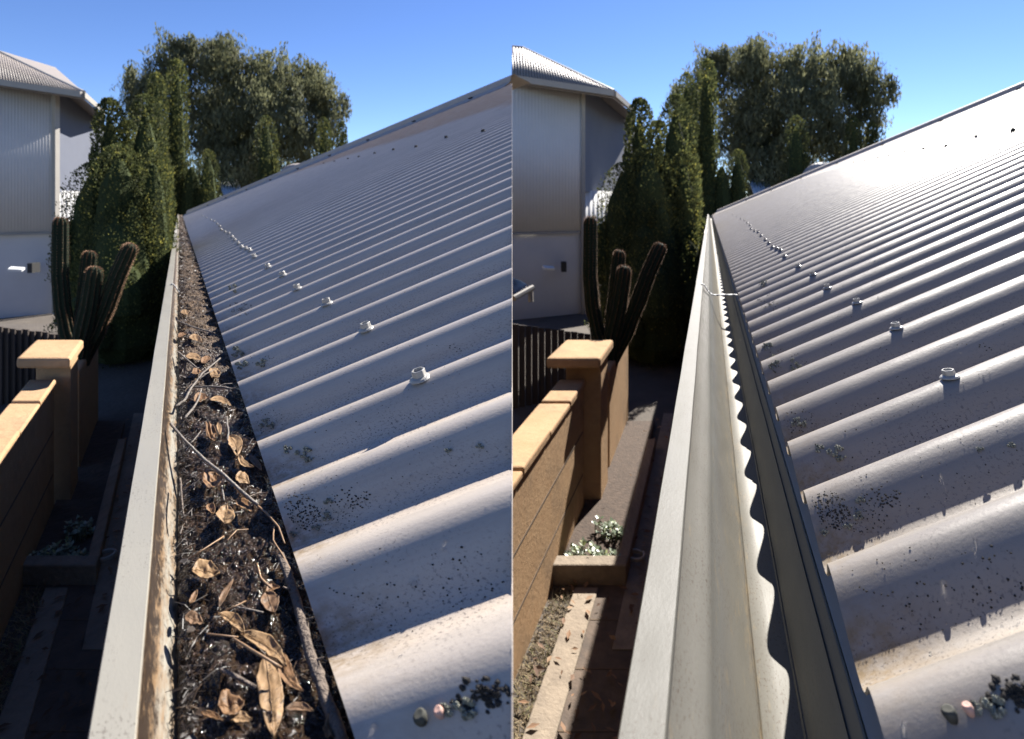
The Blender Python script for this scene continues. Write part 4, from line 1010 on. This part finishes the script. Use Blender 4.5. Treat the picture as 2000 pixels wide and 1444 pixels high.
# key, top px, top py, half width px, base py, depth (near ones scale with the yard), lobes, label
CON = [('c1',214,193,33,790,9.0,1,'round-topped slim conifer nearest the house'),
       ('c2',284,186,44,795,9.3,4,'broad round-topped conifer in the middle of the clump'),
       ('c0',180,318,60,780,8.7,3,'low bushy conifer at the left foot of the clump'),
       ('c7',300,295,42,800,8.6,3,'yellow-tipped bushy conifer beside the gutter rim'),
       ('c8',240,400,92,810,8.3,4,'dark broad conifer base behind the cactus'),
       ('c5',250,236,32,800,9.6,2,'short conifer filling the gap between the two round-topped ones'),
       ('c9',232,282,70,810,8.5,3,'middle bushy conifer between the house and the gutter')]
FAR = [('f6',345,116,24,22,1,'tallest slim conifer of the clump'),
       ('f7',306,142,22,21,1,'slim conifer just left of the tallest one'),
       ('f1',406,292,25,22,1,'small dark conifer right of the gutter end'),
       ('f2',374,312,32,22,1,'yellowish conifer just above the gutter end'),
       ('f3',520,226,26,23,3,'pointed conifer standing alone above the roof hip'),
       ('f4',632,230,17,24,1,'narrow conifer near the right side of the big tree'),
       ('f5',668,238,12,24,0,'smallest narrow conifer at the hip, farthest right')]
GCON = 'conifers beyond the gutters'
for s in (A, B):
    side_w = ', %s photo half' % ('left' if s.key == 'A' else 'right')
    for (key, tx, ty, hw, by, Z, lb, lab) in CON:
        D = CZ; h = (CZ + (HY-ty)/FPX*Z); w = hw/FPX*Z; q = s.q
        me, me2 = conifer_mesh(key, h, w, 15000, hash(key) % 97 if False else ord(key[1])*3, lb)
        loc = PS(s, tx, 402, Z*q); loc.z = CZ*(1-q)
        root = empty('conifer', loc, lab+side_w, 'conifer', GCON); root.rotation_euler.z = -math.atan2(loc.x, loc.y) + math.atan2((tx-CX)/FPX, 1)*-1 if s.key == 'B' else 0
        if s.key == 'B': root.rotation_euler.z = math.atan2((tx-CX)/FPX, 1) - math.atan2((tx+1035-CX)/FPX, 1)
        root.scale = (q, q, q)
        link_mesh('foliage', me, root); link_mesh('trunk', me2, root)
    for (key, tx, ty, hw, Z, lb, lab) in FAR:
        h = CZ + (HY-ty)/FPX*Z; w = hw/FPX*Z; me, me2 = conifer_mesh(key, h, w, 7000, ord(key[1])*5+1, lb)
        loc = PS(s, tx, 402, Z); loc.z = 0; root = empty('conifer', loc, lab+side_w, 'conifer', GCON)
        if s.key == 'B': root.rotation_euler.z = math.atan2((tx-CX)/FPX, 1) - math.atan2((tx+1035-CX)/FPX, 1)
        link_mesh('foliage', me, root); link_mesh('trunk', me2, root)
# the big drooping tree
ZT = 30.; T0 = P(465, 402, ZT); T0.z = 0
def lobe(px, py, rx, ry, dz=0): c = P(px, py, ZT)-T0; return (Vector((c.x, dz, c.z)), Vector((rx/FPX*ZT, rx/FPX*ZT*.8, ry/FPX*ZT)))
lobes = [lobe(300,200,55,80), lobe(340,130,50,55), lobe(395,115,55,42,1), lobe(455,130,48,45,-1), lobe(520,150,60,50), lobe(585,160,55,52,1), lobe(630,195,38,50), lobe(560,230,80,80,-1), lobe(470,220,80,90), lobe(390,230,80,95,1), lobe(300,280,55,70), lobe(640,245,34,55), lobe(667,205,14,30,.5), lobe(600,290,50,55), lobe(262,190,24,50), lobe(345,95,22,22), lobe(430,92,20,16), lobe(372,88,20,18), lobe(480,330,110,80), lobe(255,150,14,26), lobe(450,96,16,16)]
fm = foliage(lobes, 85000, .27, 5, droop=.9, shell=.30, flat=.26, jit=.38)
fme = bpy.data.meshes.new('foliage'); fme.from_pydata([tuple(v) for v in fm.v], [], fm.f); fme.materials.append(M['treeleaf'])
tb = MB(); tb.tube([(0,0,0),(.2,0,2.2),(0,.1,4.0),(.3,.1,6)], [.38,.30,.22,.10], 10)
for (x, y, z, x2, y2, z2) in ((0,0,2.8,-3.6,.4,6.4), (0,0,3.2,3.6,-.3,6.6), (.1,0,3.6,-1.6,0,8.4), (.1,0,4.0,2.0,.4,8.2), (0,0,2.5,-4.6,0,4.6), (0,0,2.5,4.6,0,4.4)):
    tb.tube([(x,y,z), ((x+x2)/2, (y+y2)/2, (z+z2)/2+.4), (x2,y2,z2)], [.18,.11,.04], 7)
tme = bpy.data.meshes.new('trunk'); tme.from_pydata([tuple(v) for v in tb.v], [], tb.f); tme.materials.append(M['bark'])
for s in (A, B):
    loc = PS(s, 465, 402, ZT); loc.z = 0
    root = empty('tree', loc, 'large grey-green drooping tree towering behind the conifers, %s photo half' % ('left' if s.key == 'A' else 'right'), 'tree')
    if s.key == 'B': root.rotation_euler.z = math.atan2((465-CX)/FPX, 1) - math.atan2((1500-CX)/FPX, 1)
    link_mesh('foliage', fme, root); link_mesh('trunk', tme, root)
    # small white tin roof between the conifers
    side_w = ', %s photo half' % ('left' if s.key == 'A' else 'right')
    b0 = PS(s, 446, 402, 26); b0.z = 0; rt = empty('shed', b0, 'bright white corrugated shed roof glimpsed between conifers'+side_w, 'shed')
    corr_sheet(rt, 'shed_roof', M['tinwhite'], PS(s,424,347,30), PS(s,440,392,25), PS(s,468,351,30), PS(s,470,396,25), 7, .06)
    mb = MB(); p = PS(s,432,395,25.2)-b0; p2 = PS(s,490,395,25.4)-b0; mb.box(min(p.x,p2.x), max(p.x,p2.x), p.y-.1, p.y+.1, 0, p.z); mb.build('shed_wall', M['tinwhite'], rt)
    # dish behind the hip
    c = PS(s, 578, 352, 21); rt = empty('satellite_dish', c, 'round grey dish rim showing above the roof hip'+side_w, 'dish')
    mb = MB(); n = 32; rad = 33/FPX*21
    for rg in range(6):
        f = rg/5
        for j in range(n): a = 2*math.pi*j/n; mb.v.append(Vector((rad*f*math.cos(a)*1.25, .25*f*f, rad*f*math.sin(a))))
    for rg in range(5):
        for j in range(n): j2 = (j+1) % n; mb.f.append((rg*n+j, rg*n+j2, (rg+1)*n+j2, (rg+1)*n+j))
    o = mb.build('dish', M['capA'], rt, True); o.modifiers.new('t', 'SOLIDIFY').thickness = .03
    mb = MB(); mb.tube([(0, .1, 0), (0, .5, -.8), (0, .5, -c.z)], .04, 8); mb.build('pole', M['metal'], rt)
